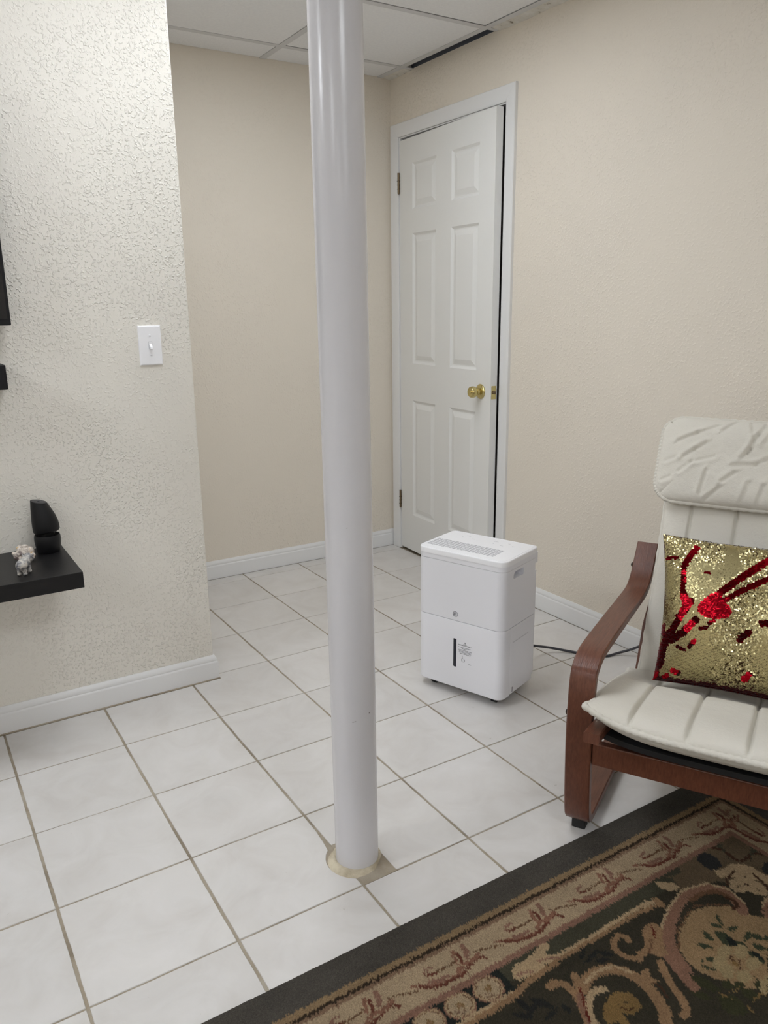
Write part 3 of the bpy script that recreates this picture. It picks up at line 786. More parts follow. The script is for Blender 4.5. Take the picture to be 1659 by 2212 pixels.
# head pad hung over the top of the back
def head_mid(a, b):
    # rounded rectangle by squircle mapping
    x, y = a, b
    m = max(abs(x), abs(y)); r = 0.30
    X = x*0.288; Y = y*0.130
    cxr, cyr = 0.288-0.055, 0.130-0.055
    if abs(X) > cxr and abs(Y) > cyr:
        dx, dy = abs(X)-cxr, abs(Y)-cyr; k = max(dx, dy)/max(1e-6, math.hypot(dx, dy))
        X = math.copysign(cxr+dx*k, X); Y = math.copysign(cyr+dy*k, Y)
    l = 0.638+Y + 0.004*(X/0.288)**2
    return B0 + BL*l + BN*(0.050-0.02*max(0, b)**3), TC+X
CREASE = []
for seg_ in ([(1380, 180), (1290, 280)], [(1240, 240), (1100, 310), (960, 390)], [(1180, 390), (1100, 450), (1020, 520)], [(1600, 200), (1550, 300), (1510, 420), (1450, 500)], [(1490, 190), (1525, 330), (1490, 460)],
             [(1655, 260), (1600, 370)], [(870, 720), (930, 690)], [(880, 560), (950, 530)], [(1330, 740), (1220, 850)], [(1530, 690), (1480, 880)], [(1210, 620), (1180, 800)], [(1659, 480), (1560, 540), (1400, 560)],
             [(1000, 640), (1080, 560), (1250, 500)], [(1420, 620), (1330, 700)], [(1640, 700), (1600, 860)]):
    sg_ = [(-1+(x-820)/820, 1-2*(y-150)/720) for x, y in seg_]; CREASE.append(sg_)
    if seg_[0][0] < 1500: CREASE.append([(-x*0.93+0.04, y*0.9-0.05) for x, y in sg_])
def crease(a, b):
    v_ = 0.0
    for sg_ in CREASE:
        for (ax, ay), (bx, by) in zip(sg_, sg_[1:]):
            px_, py_ = (a-ax)*0.288, (b-ay)*0.130; dx, dy = (bx-ax)*0.288, (by-ay)*0.130; l2 = dx*dx+dy*dy
            tt = (px_*dx+py_*dy)/l2
            if tt < -0.5 or tt > 1.5: continue
            tc = max(0, min(1, tt)); ex, ey = px_-tc*dx, py_-tc*dy; d_ = math.hypot(ex, ey)
            if d_ > 0.03: continue
            side = math.copysign(1, ex*dy-ey*dx)
            v_ += (-0.0048*math.exp(-(d_/0.0045)**2) + 0.0028*math.exp(-((d_*side-0.010)/0.007)**2))
    return v_
def head_f(a, b, sd, edge):
    p, tt = head_mid(a, b); h = puff(a, b, 0.42)
    wr = 0.0
    if sd > 0:
        for k, (fx, fy, am) in enumerate(((9, 6, 0.009), (20, 13, 0.004), (44, 30, 0.0016))):
            q = noise.noise((tt*fx+p.z*fy*0.7, p.z*fy-tt*fx*0.45, 2.0+k)); wr += am*(1-2*abs(q))
        d = 0.034*h + wr*h*0.45 + crease(a, b)*min(1, h*1.4)
    else: d = -0.022*h
    q = p + BN*d; return L(q.x, tt, q.z)
head = cushion(170, 100, head_f, 'canvas', 'head_pad', ch)
def hp(a, b): p, tt = head_mid(a, b); return L(p.x, tt, p.z)
piping('piping', [hp(a, b) for a, b in rim_pts(lambda a, b: (a, b), 90)], 0.0072, head)

# ---------------------------------------------------------------- sequin pillow
PL, PN = Vector((0.520, 0, 0.854)).normalized(), None
PN = Vector((-PL.z, 0, PL.x))
pil = empty('throw_pillow', tuple(D*1.545 + Wv*1.12 + Vector((0, 0, 0.34))), CA)
tag(pil, 'square throw pillow of gold sequins with brushed red streaks on the armchair', 'pillow')
PW = 0.205
def pil_pt(p, q, off, base=False):
    """p, q in [0,1] across and up the pillow"""
    a, b = 2*p-1, 2*q-1
    ca = 1-0.075*(1-b*b)*abs(a)**3; cb = 1-0.05*(1-a*a)*abs(b)**3
    t = a*PW*ca; l = 0.200+b*0.200*cb
    t += -0.018*(b)                       # slight lean
    pt = Vector((1.482, 0, 0.3255)) + PL*l + PN*off
    return (pt.x-1.545, -(t), pt.z-0.34)
def pil_h(p, q):
    a, b = 2*p-1, 2*q-1
    return 0.078*max(0, (1-a**2)*(1-b**2))**0.45
bm = bmesh.new(); N_ = 40; tv, bv = {}, {}
for i in range(N_+1):
    for j in range(N_+1):
        p, q = i/N_, j/N_; e = i in (0, N_) or j in (0, N_)
        tv[i, j] = bm.verts.new(pil_pt(p, q, pil_h(p, q))); bv[i, j] = tv[i, j] if e else bm.verts.new(pil_pt(p, q, -0.8*pil_h(p, q)))
for i in range(N_):
    for j in range(N_):
        bm.faces.new((tv[i, j], tv[i+1, j], tv[i+1, j+1], tv[i, j+1])); bm.faces.new((bv[i, j], bv[i, j+1], bv[i+1, j+1], bv[i+1, j]))
obj('pillow_body', bm, M['pillow_cloth'], pil, smooth=179)
# red streaks, in fractions of the pillow measured off its left edge and bottom
def cpx(x, y):
    yt = 110+0.105*(x-200); yb_ = 1860+0.19*(x-250)
    return ((x-195)/(1432-195)*0.665, 1-(y-yt)/(yb_-yt))
RED = [([(620, 320), (540, 450), (480, 560)], 70), ([(480, 560), (485, 900)], 60), ([(495, 880), (530, 1000), (520, 1080)], 80), ([(590, 990), (470, 1150), (360, 1330)], 80),
       ([(340, 1340), (270, 1480), (240, 1680)], 100), ([(230, 1500), (225, 1850)], 60), ([(380, 1420), (520, 1340), (660, 1200)], 75), ([(860, 980), (760, 1080), (860, 1120), (960, 1100)], 150),
       ([(880, 920), (1130, 710), (1432, 440)], 70), ([(950, 985), (1150, 860), (1432, 690)], 55), ([(1130, 1430), (1230, 1340)], 60), ([(240, 1240), (250, 1330)], 60),
       ([(230, 1840), (480, 1900), (800, 1950), (1432, 2080)], 60), ([(420, 1770), (480, 1790)], 60), ([(300, 1850), (360, 1810)], 45), ([(1190, 1880), (1250, 1810)], 55), ([(600, 1500), (660, 1440)], 50),
       ([(250, 440), (380, 440)], 40), ([(1360, 1240), (1432, 1230)], 70), ([(810, 1250), (860, 1210)], 40), ([(720, 1310), (780, 1290)], 40), ([(180, 1740), (210, 1860)], 70), ([(740, 650), (780, 650)], 30), ([(460, 1500), (540, 1540)], 40)]
def redness(p, q):
    best = 1e9
    for pts, w in RED_UV:
        for (ax, ay), (bx, by) in zip(pts, pts[1:]):
            dx, dy = bx-ax, by-ay; tt = max(0, min(1, ((p-ax)*dx+(q-ay)*dy)/max(1e-9, dx*dx+dy*dy)))
            best = min(best, math.hypot(p-ax-tt*dx, q-ay-tt*dy)-w)
    if p > 0.70:                          # right part, hidden by the frame edge: a few more streaks
        best = min(best, abs(q-0.25-1.3*(p-0.75))-0.03)
    return best
RED_UV = [([cpx(*v_) for v_ in pts], w/2/(1432-195)*0.665*1.15) for pts, w in RED]
GLINT = [(*cpx(x, y), r/1860) for x, y, r in ((860, 1060, 190), (500, 1000, 110), (500, 1150, 60), (600, 1280, 80), (430, 1770, 60), (1220, 1850, 70), (195, 1790, 60), (640, 1440, 40), (480, 640, 40), (510, 730, 30), (340, 1810, 40))]
gb, rb_ = bmesh.new(), bmesh.new(); rs = random.Random(8)
NR = 112
for j in range(NR):
    for i in range(NR):
        p = (i+0.5+(0.5 if j % 2 else 0))/NR; q = (j+0.5)/NR
        if p > 0.997: continue
        p += rs.uniform(-0.0015, 0.0015); q += rs.uniform(-0.0015, 0.0015)
        c = Vector(pil_pt(p, q, pil_h(p, q)+0.0022)); e = 0.004
        du = (Vector(pil_pt(min(1, p+e), q, pil_h(min(1, p+e), q)))-Vector(pil_pt(max(0, p-e), q, pil_h(max(0, p-e), q)))).normalized()
        dv = (Vector(pil_pt(p, min(1, q+e), pil_h(p, min(1, q+e))))-Vector(pil_pt(p, max(0, q-e), pil_h(p, max(0, q-e))))).normalized()
        nn = du.cross(dv).normalized()
        if nn.x > 0: nn = -nn
        isred = redness(p, q) + 0.006*noise.noise((p*60, q*60, 0)) < 0
        rough = 0.065 + 0.45*max(0, noise.noise((p*5.0, q*5.0, 5.5)))**0.7 + (0.25 if (q > 0.80 and p < 0.4) else 0)
        tl = rs.gauss(0, rough); tl2 = rs.gauss(0, rough*0.8)
        bright = any(math.hypot(p-bx, (q-by)) < br for bx, by, br in GLINT)
        if isred: tl = rs.gauss(0, 0.14) + (0.22 if bright else -0.95 - 0.25*rs.random()); tl2 = rs.gauss(0, 0.12)
        lift = 0.20                                   # overlap like fish scales: lower edge proud
        n2 = (nn + du*tl2 + dv*(tl-lift*(0 if isred else 1))).normalized()
        a1 = (du - n2*du.dot(n2)).normalized(); a2 = n2.cross(a1)
        b_m = rb_ if isred else gb; r = 0.00255 if isred else 0.00238
        b_m.faces.new([b_m.verts.new(c + a1*r*math.cos(PI/3*k) + a2*r*math.sin(PI/3*k)) for k in range(6)])
def raw(name, bm, m, par):
    me = bpy.data.meshes.new(name); bm.to_mesh(me); bm.free(); me.materials.append(m); return new_obj(name, me, par)
o = raw('gold_sequins', gb, M['gold'], pil); o['kind'] = 'stuff'
o = raw('red_sequins', rb_, M['red'], pil); o['kind'] = 'stuff'; o['label'] = 'dark red flipped sequins'

# ---------------------------------------------------------------- wall things at the left
tv = empty('television', (-0.08, 1.135, 1.55)); tag(tv, 'black flat television mounted on the left wall above the soundbar', 'television')
bm = box_bm(-0.555, 0.5490, 0, 0.032, -0.303, 0.33, bev=0.003); obj('housing', bm, M['satin_black'], tv)
obj('screen', box_bm(-0.547, 0.541, -0.0012, 0.004, -0.286, 0.322), M['screen'], tv)
obj('wall_bracket', box_bm(-0.2, 0.2, 0.030, 0.058, -0.15, 0.15), M['satin_black'], tv)
sb = empty('soundbar', (-0.02, 1.105, 1.107)); tag(sb, 'black soundbar fixed to the left wall between television and shelf', 'soundbar')
obj('housing', box_bm(-0.45, 0.457, 0, 0.086, -0.034, 0.034, bev=0.003), M['satin_black'], sb)
obj('grille_cloth', box_bm(-0.44, 0.447, -0.001, 0.003, -0.028, 0.028), mat('speaker_cloth', srgb(20, 20, 23), 0.9), sb)
bm = box_bm(-0.56, 0.5385, 0.878, YL-0.0005, 0.5345, 0.5810, bev=0.0012)
tag(obj('floating_shelf', bm, M['shelf']), 'thick black floating shelf low on the textured left wall', 'shelf')
# light switch
sw = empty('light_switch', (0.8675, YL, 1.1765)); tag(sw, 'white toggle light switch on the textured left wall', 'light switch')
bm = bmesh.new(); rings = []
for w, h, y in ((0.0355, 0.0605, 0), (0.0355, 0.0605, -0.0035), (0.0345, 0.0595, -0.0052), (0.0325, 0.0575, -0.0062), (0.031, 0.056, -0.0064)):
    rings.append([(-w, y, -h), (w, y, -h), (w, y, h), (-w, y, h)])
add_loft(bm, rings); plate = obj('face_plate', bm, M['plastic_top'], sw)
obj('toggle_slot', box_bm(-0.0055, 0.0055, -0.0067, -0.005, -0.012, 0.012), mat('slot_grey', srgb(150, 150, 156), 0.6), sw)
obj('toggle_bezel', box_bm(-0.0048, 0.0048, -0.0072, -0.005, -0.0112, 0.0112), M['plastic_top'], sw)
bm = bmesh.new(); add_loft(bm, [[(-0.004, -0.006, -0.006), (0.004, -0.006, -0.006), (0.004, -0.006, 0.006), (-0.004, -0.006, 0.006)], [(-0.0033, -0.0185, -0.0105), (0.0033, -0.0185, -0.0105), (0.0033, -0.0165, -0.0035), (-0.0033, -0.0165, -0.0035)]])
obj('toggle', bm, M['plastic_top'], sw)
for z in (0.030, -0.030):
    bm = bmesh.new(); add_lathe(bm, [(0.0032, 0), (0.0032, 0.0012), (0.0022, 0.0018)], (0, -0.0064, z), '-y', 16); s_ = obj('screw', bm, M['plastic_top'], sw, smooth=40)
    obj('screw_slot', box_bm(-0.0026, 0.0026, -0.0085, -0.0079, z-0.0004, z+0.0004), M['slot'], s_)

# air freshener: bowl base, neck, tilted cone with a slanted top
af = empty('air_freshener', (0.494, 1.136, 0.5812)); tag(af, 'black cone-shaped air freshener with slanted top on the end of the shelf', 'air freshener')
bm = bmesh.new(); add_lathe(bm, [(0.0, 0), (0.030, 0.0), (0.033, 0.004), (0.036, 0.022), (0.0375, 0.036), (0.0372, 0.047), (0.0355, 0.0535), (0.0335, 0.0530), (0.031, 0.046), (0.026, 0.042), (0.0, 0.041)], seg=40); obj('base_bowl', bm, M['satin_black'], af, smooth=45)
bm = bmesh.new(); add_lathe(bm, [(0.022, 0.040), (0.023, 0.07)], seg=24); obj('neck', bm, M['satin_black'], af, smooth=45)
bm = bmesh.new(); rings = []
cone = [(0.022, 0.062, 0), (0.0345, 0.066, 0), (0.0375, 0.071, 0), (0.0378, 0.082, -0.0006), (0.0365, 0.098, -0.002), (0.0335, 0.115, -0.0042), (0.0295, 0.132, -0.0072), (0.0250, 0.146, -0.0105), (0.0225, 0.154, -0.0125)]
for r, z, dx in cone:
    k_ = max(0, (z-0.10)/0.054)
    ring = []
    for q in range(40):
        a = 2*PI*q/40; x = r*math.cos(a)+dx; y = r*math.sin(a)
        ring.append((x, y, z + k_*(-0.20*x + 0.10*y) - (0.006*max(0, -math.cos(a)) if z < 0.075 else 0)))
    rings.append(ring)
add_loft(bm, rings)
cn = obj('cone', bm, M['satin_black'], af, smooth=45)
bm = bmesh.new(); add_disc(bm, (-0.0125, 0.0, 0.1572), 0.020, 24, (1, 0, -0.20), (0, 1, 0.10)); ds = obj('cone_top', bm, mat('black_satin_top', srgb(46, 46, 50), 0.45), cn)
bm = bmesh.new(); add_lathe(bm, [(0.0, 0.0012), (0.003, 0.001), (0.0034, 0)], (-0.0125, 0.0, 0.1574), 'z', 14); obj('top_button', bm, M['pad_black'], cn)

def blob(name, parts, voxel, m, disp=0.0, dsc=40):
    bm = bmesh.new()
    for (x, y, z), (a, b, c), rz in parts:
        r = bmesh.ops.create_icosphere(bm, subdivisions=3, radius=1.0)
        bmesh.ops.transform(bm, matrix=Matrix.Translation((x, y, z)) @ Matrix.Rotation(rz, 4, 'Z') @ Matrix.Diagonal((a, b, c, 1)), verts=r['verts'])
    o = obj(name, bm, m)
    md = o.modifiers.new('r', 'REMESH'); md.mode = 'VOXEL'; md.voxel_size = voxel
    ms = o.modifiers.new('s', 'SMOOTH'); ms.iterations = 3
    bpy.context.view_layer.update(); dg = bpy.context.evaluated_depsgraph_get()
    me = bpy.data.meshes.new_from_object(o.evaluated_get(dg)); o.modifiers.clear(); o.data = me
    for v_ in me.vertices:
        if disp: v_.co += Vector(v_.normal)*disp*noise.noise(v_.co*dsc)
    me.polygons.foreach_set('use_smooth', [True]*len(me.polygons)); return o
# elephant figurine: rump to the camera, head raised to the right (local +x is the head end)
el = [((-0.013, 0, 0.024), (0.015, 0.0125, 0.0135), 0), ((0.004, 0, 0.026), (0.015, 0.0115, 0.0125), 0), ((0.021, 0, 0.033), (0.0095, 0.0085, 0.0098), 0),
      ((0.019, 0.0105, 0.033), (0.0065, 0.0022, 0.009), 0.5), ((0.019, -0.0105, 0.033), (0.0065, 0.0022, 0.009), -0.5)]
for sx in (-0.015, 0.008):
    for sy in (-0.0065, 0.0065):
        el += [((sx, sy, 0.012), (0.0046, 0.0044, 0.009), 0), ((sx+0.0005, sy, 0.0045), (0.0050, 0.0048, 0.0045), 0)]
for k in range(9):
    f = k/8; el.append(((0.029+0.010*f-0.004*f*f, 0, 0.033-0.018*f+0.004*f*f), (0.0042*(1-0.45*f),)*3, 0))
for k in range(4): el.append(((-0.0285-0.0005*k, 0, 0.028-0.004*k), (0.0014,)*3, 0))
e_ = blob('elephant_figurine', el, 0.0011, M['stone'], 0.0003, 300)
e_.location = (0.401, 0.952, 0.5808); e_.rotation_euler = (0, 0, math.radians(58)); e_.scale = (1.22, 1.22, 1.22)
tag(e_, 'small grey marbled stone elephant standing on the black shelf', 'figurine')
sh = [((0, 0, 0.022), (0.024, 0.018, 0.017), 0.3), ((-0.017, -0.004, 0.016), (0.013, 0.012, 0.014), 0), ((0.016, 0.004, 0.026), (0.014, 0.012, 0.014), 0), ((-0.006, 0.006, 0.036), (0.013, 0.010, 0.010), 0.6),
      ((0.008, -0.012, 0.014), (0.013, 0.009, 0.011), 0.2), ((-0.010, -0.013, 0.010), (0.010, 0.008, 0.009), 0), ((0.020, -0.004, 0.012), (0.010, 0.009, 0.011), 0), ((-0.024, 0.004, 0.022), (0.007, 0.007, 0.007), 0), ((0.006, 0.004, 0.040), (0.008, 0.007, 0.007), 0)]
s_ = blob('sea_shell', sh, 0.0014, M['shell'], 0.0028, 110)
s_.location = (0.418, 1.085, 0.5806); tag(s_, 'lumpy pinkish tan shell cluster behind the elephant on the shelf', 'shell')

# woven motifs traced in millimetres from the rug corner: (kind, colour, width, points)
SHAPES = [
('p','tanO',0,[(404,204),(371,200),(334,198),(303,195),(271,208),(275,232),(305,284),(322,325),(352,326),(367,290),(401,274),(436,266),(469,271),(477,263),(463,248),(454,224),(462,211),(436,221),(417,218)]),
('p','tanO',0,[(251,201),(207,201),(204,210),(214,228),(190,237),(202,253),(196,274),(204,299),(313,369),(332,362),(325,337),(317,282),(277,244)]),
('p','tanL',0,[(495,207),(479,220),(463,231),(462,249),(475,253),(491,247),(500,233),(499,217)]),
('p','tanL',0,[(348,259),(328,266),(302,264),(281,274),(277,296),(318,309),(338,293),(358,283),(358,269)]),
('p','tanL',0,[(366,308),(347,297),(323,303),(296,324),(309,342),(326,334),(339,323),(353,319),(361,332),(371,328)]),
('p','tanL',0,[(355,324),(337,324),(331,334),(341,342),(356,341),(363,334)]),
('s','dbrn',7,[(331,196),(289,200),(273,220)]),
('s','dbrn',8,[(271,235),(275,259),(270,275)]),
('s','dbrn',6,[(233,237),(252,260),(263,273)]),
('s','dbrn',6,[(329,326),(310,344),(283,350)]),
('s','dbrn',5,[(367,305),(353,293),(313,285)]),
('p','navy',0,[(339,204),(318,206),(307,219),(309,244),(320,258),(345,261),(355,255),(357,235),(354,218)]),
('p','cream',0,[(604,359),(565,332),(504,312),(460,321),(419,347),(411,381),(382,413),(539,514),(580,503),(590,487),(611,453),(626,422),(624,391)]),
('s','tanP',26,[(644,406),(631,370),(607,334),(560,304),(507,281),(452,273),(409,284),(385,314),(395,353),(408,371)]),
('s','tanL',6,[(632,341),(599,310),(533,277),(461,260),(399,277),(375,316),(385,359)]),
('s','brn',12,[(474,289),(436,290),(404,304),(396,326),(399,351)]),
('s','dbrn',7,[(404,327),(396,344),(403,358),(420,356)]),
('s','brn',4,[(610,364),(573,333),(519,312),(483,306),(445,324),(420,343)]),
('p','green',0,[(464,346),(471,350),(476,355),(479,360),(481,365),(482,370),(482,375),(476,370),(472,365),(468,360),(466,356),(464,351)]),
('p','green',0,[(498,356),(500,361),(500,365),(498,369),(496,372),(492,375),(486,377),(485,372),(486,368),(487,364),(490,361),(493,358)]),
('p','green',0,[(485,385),(484,389),(481,393),(477,395),(471,396),(465,396),(456,394),(458,390),(461,387),(465,385),(471,384),(477,383)]),
('p','green',0,[(531,359),(536,365),(539,371),(541,376),(540,380),(538,384),(533,388),(528,383),(526,377),(524,372),(525,368),(527,363)]),
('p','green',0,[(571,375),(571,381),(570,387),(567,392),(562,396),(556,399),(549,401),(549,395),(551,390),(554,385),(558,381),(564,377)]),
('p','green',0,[(509,374),(517,385),(522,395),(522,404),(519,411),(513,418),(503,424),(497,414),(494,404),(493,396),(496,387),(501,380)]),
('p','green',0,[(501,413),(509,420),(513,427),(514,432),(511,436),(505,440),(496,442),(489,435),(486,429),(485,424),(488,419),(493,416)]),
('p','green',0,[(482,424),(475,425),(468,425),(462,424),(456,421),(449,418),(443,413),(450,412),(457,412),(464,414),(470,416),(476,419)]),
('p','green',0,[(453,417),(456,424),(457,429),(456,434),(453,438),(448,442),(442,445),(440,439),(440,434),(441,429),(444,424),(448,421)]),
('p','green',0,[(475,436),(478,442),(479,448),(478,453),(474,457),(469,460),(462,462),(461,456),(460,451),(462,446),(465,442),(469,439)]),
('p','green',0,[(499,443),(504,451),(507,459),(508,466),(507,473),(503,479),(497,485),(493,477),(490,470),(489,462),(491,456),(494,449)]),
('p','green',0,[(588,407),(588,412),(588,416),(585,419),(582,421),(577,423),(571,424),(572,420),(573,416),(575,413),(578,410),(583,408)]),
('p','green',0,[(609,417),(609,422),(608,427),(605,431),(601,434),(597,437),(591,440),(592,435),(594,430),(596,426),(600,423),(604,419)]),
('p','green',0,[(595,402),(597,404),(599,407),(601,409),(601,411),(600,414),(599,416),(596,413),(595,411),(594,409),(593,406),(594,404)]),
('p','dgrn',0,[(502,394),(508,400),(512,406),(514,412),(513,417),(510,421),(505,426),(499,419),(496,414),(495,408),(495,403),(497,398)]),
('p','dgrn',0,[(492,445),(496,451),(499,457),(499,462),(498,466),(496,471),(491,475),(488,469),(486,464),(485,459),(486,454),(488,449)]),
('p','olive',0,[(647,420),(652,432),(654,443),(652,453),(648,461),(640,469),(630,476),(627,465),(626,454),(627,444),(631,435),(638,427)]),
('p','olive',0,[(604,460),(612,465),(617,470),(619,475),(617,479),(613,482),(605,485),(598,480),(594,475),(593,470),(594,466),(598,463)]),
('p','olive',0,[(603,480),(601,486),(598,490),(593,492),(587,492),(579,491),(570,488),(573,483),(576,480),(581,478),(587,477),(595,478)]),
('p','olive',0,[(595,490),(600,499),(603,506),(602,513),(598,518),(591,523),(581,526),(577,518),(576,511),(577,505),(580,499),(586,494)]),
('p','olive',0,[(643,479),(655,492),(661,503),(661,513),(656,521),(645,528),(630,533),(621,521),(616,511),(616,501),(620,492),(629,485)]),
('p','olive',0,[(678,444),(679,452),(679,459),(677,465),(672,471),(666,475),(658,479),(657,472),(658,465),(661,459),(665,453),(671,448)]),
('p','olive',0,[(545,490),(553,495),(559,499),(563,504),(565,509),(565,514),(562,519),(556,515),(550,510),(547,506),(545,501),(544,496)]),
('p','flower',0,[(526,427),(538,431),(550,431),(558,426),(559,418),(552,410),(540,405),(528,405),(520,410),(519,418)]),
('p','flower',0,[(498,445),(510,449),(522,449),(530,444),(531,436),(524,428),(512,423),(500,423),(491,428),(491,437)]),
('p','flower',0,[(505,476),(517,480),(529,480),(537,475),(538,467),(531,459),(519,455),(507,455),(499,460),(498,468)]),
('p','flower',0,[(547,486),(559,490),(570,490),(578,485),(579,477),(573,470),(562,465),(550,465),(542,471),(541,478)]),
('p','flower',0,[(565,462),(576,466),(588,466),(595,461),(596,453),(590,445),(579,441),(567,441),(559,446),(558,454)]),
('p','flower',0,[(560,440),(572,445),(584,445),(592,440),(593,432),(586,424),(575,419),(563,419),(555,424),(554,432)]),
('s','dbrn',4,[(538,430),(546,442)]),
('s','dbrn',4,[(535,449),(550,461)]),
('s','ochre',9,[(550,447),(545,453)]),
('p','flower',0,[(550,502),(522,500),(519,501),(566,532),(570,519)]),
('p','ochre',0,[(624,486),(618,488),(612,489),(605,490),(598,490),(591,490),(584,489),(590,488),(596,487),(603,486),(610,486),(617,486)]),
('p','ochre',0,[(611,520),(602,521),(594,522),(585,523),(575,523),(566,522),(556,521),(565,520),(574,519),(583,519),(592,519),(601,519)]),
('p','ochre',0,[(639,474),(638,478),(637,482),(636,486),(633,489),(630,492),(627,495),(627,491),(628,487),(630,483),(632,480),(635,477)]),
('p','ochre',0,[(613,514),(616,519),(619,523),(621,528),(622,533),(622,537),(622,541),(619,537),(617,532),(615,528),(614,523),(613,519)]),
('s','tanP',20,[(645,356),(650,380),(658,412),(665,443)]),
('s','tan',16,[(670,367),(687,394),(698,422),(707,446),(717,464),(734,472)]),
('p','tanP',0,[(629,343),(634,363),(643,379),(644,406),(654,435),(675,442),(671,414),(660,379)]),
('p','tan',0,[(638,291),(613,285),(594,289),(595,306),(607,322),(633,346),(639,360),(667,359),(664,349),(671,339),(710,348),(688,333),(662,322),(648,308)]),
('s','red',5,[(608,295),(619,309),(628,318)]),
('s','brn',4,[(671,339),(651,329),(637,315)]),
('s','tan',13,[(680,296),(676,285),(684,276),(705,277),(720,291),(721,307),(714,324),(698,336),(675,330)]),
('s','tan',24,[(850,330),(825,316),(793,315),(764,326),(746,348),(739,373),(740,401),(747,430),(760,451),(775,467)]),
('s','tanL',7,[(834,320),(787,314),(753,326),(737,353)]),
('p','tan',0,[(723,360),(701,363),(716,378),(708,396),(730,392),(742,384)]),
('s','dbrn',4,[(720,393),(719,409),(727,429)]),
('s','tan',17,[(897,289),(880,292),(869,303),(868,324),(872,345),(883,367),(895,390)]),
('s','tan',16,[(838,297),(848,316),(856,331)]),
('s','tanP',15,[(862,337),(875,353),(884,371),(891,393)]),
('s','tanL',14,[(814,351),(829,343),(850,350),(870,366),(883,386),(885,397)]),
('s','red',4,[(850,325),(861,343),(877,366),(889,387)]),
('s','ochre',22,[(855,404),(839,388),(820,379),(800,381),(787,392),(790,406),(805,410),(813,402)]),
('s','ochre',18,[(829,394),(837,410),(840,426)]),
('s','dbrn',4,[(818,395),(812,408),(799,411)]),
('p','black',0,[(949,289),(949,299),(948,308),(944,315),(939,321),(931,327),(922,330),(922,321),(924,313),(928,305),(933,299),(940,293)]),
('p','black',0,[(981,319),(972,319),(964,318),(956,316),(948,312),(941,306),(935,299),(944,300),(952,302),(960,304),(967,308),(974,313)]),
('p','black',0,[(970,273),(974,282),(975,289),(975,296),(973,303),(970,309),(964,314),(962,307),(961,299),(961,292),(962,286),(966,279)]),
('p','black',0,[(803,286),(794,288),(785,289),(776,289),(767,287),(757,284),(747,279),(756,278),(765,278),(775,278),(784,280),(793,283)]),
('p','black',0,[(760,276),(758,283),(756,289),(752,294),(747,298),(740,302),(733,304),(735,298),(738,292),(742,287),(747,283),(753,279)]),
('p','black',0,[(803,277),(796,276),(788,274),(781,271),(775,267),(770,261),(764,255),(772,257),(779,259),(786,263),(792,267),(798,272)]),
('p','black',0,[(780,295),(777,300),(773,303),(767,306),(762,308),(755,308),(747,308),(751,304),(756,300),(761,298),(767,296),(773,295)]),
('p','black',0,[(999,297),(997,305),(994,312),(989,317),(984,322),(977,325),(968,327),(970,320),(974,313),(978,308),(984,303),(991,300)]),
('p','black',0,[(959,339),(952,342),(945,343),(938,343),(931,341),(923,338),(915,334),(923,332),(930,332),(937,332),(944,333),(952,336)]),
('p','black',0,[(908,328),(910,334),(912,339),(912,344),(911,349),(908,353),(904,358),(902,352),(901,347),(901,342),(902,337),(904,332)]),
('s','tanL',9,[(834,242),(804,245),(732,245),(654,243),(558,242)]),
('s','tan',9,[(842,250),(798,253),(741,253),(665,253),(569,252)]),
('s','tanL',9,[(576,249),(536,246)]),
('s','tan',9,[(587,258),(538,257)]),
('s','tan',15,[(538,247),(540,266)]),
('p','tanL',0,[(829,188),(827,201),(827,214),(837,223),(853,228),(837,236),(827,245),(852,251),(866,247),(872,253),(908,252),(938,249),(942,239),(935,220),(912,215),(895,216),(868,213),(845,205)]),
('s','pink',5,[(874,234),(850,240),(832,249)]),
('s','pink',5,[(932,237),(900,245)]),
('s','tan',13,[(846,255),(884,257),(930,259),(954,267),(983,271)]),
]
MOTIF = [
('redb',6,[(121,0),(101,9),(80,20),(56,27),(30,26),(12,25),(-9,21)]),
('dred',6,[(107,6),(83,25),(57,29),(32,29),(12,30)]),
('dred',5,[(12,28),(-9,20),(-29,15),(-43,17),(-47,25)]),
('redb',8,[(22,19),(5,10),(-14,14),(-40,7)]),
('dred',6,[(79,-5),(59,-3)]),
('brn',4,[(59,-3),(36,-3),(15,-5)]),
('redb',6,[(1,-27),(7,-12),(11,1)]),
('dred',6,[(-4,-18),(-3,-6),(0,4)]),
('pink',9,[(-25,-29),(-23,-14),(-16,0)]),
('brn',3,[(-35,-1),(-55,1),(-77,8),(-96,16)]),
('pink',5,[(82,-12),(73,-19),(61,-19)]),
('pink',8,[(82,12),(65,16),(44,17)]),
]

# ---------------------------------------------------------------- rug: dense pile surface, woven colours on its points
RC = {k: srgb(*c)[:3] for k, c in dict(band=(76, 72, 66), strip=(134, 112, 84), line=(54, 44, 34), strip2=(124, 100, 80), border=(162, 142, 115), pink=(130, 98, 82),
      greenf=(66, 64, 51), field=(55, 51, 41), tan=(136, 108, 80), tanL=(164, 141, 110), tanP=(128, 96, 78), tanO=(96, 82, 64), brn=(100, 74, 54), dbrn=(68, 47, 35),
      red=(88, 38, 28), redb=(130, 94, 76), dred=(98, 58, 46), olive=(56, 56, 38), green=(58, 63, 47), dgrn=(38, 40, 37), flower=(148, 130, 96), ochre=(120, 96, 60),
      navy=(48, 47, 46), black=(40, 39, 37), cream=(142, 117, 86)).items()}
RX, RY = 1.968, -0.153                            # far right corner of the rug
U = np.concatenate([np.arange(0, 1.552, 0.0025), np.arange(1.552, 2.32, 0.016)])
V = np.concatenate([np.arange(0, 0.622, 0.0025), np.arange(0.622, 1.62, 0.016)])
nu, nv = len(U), len(V)
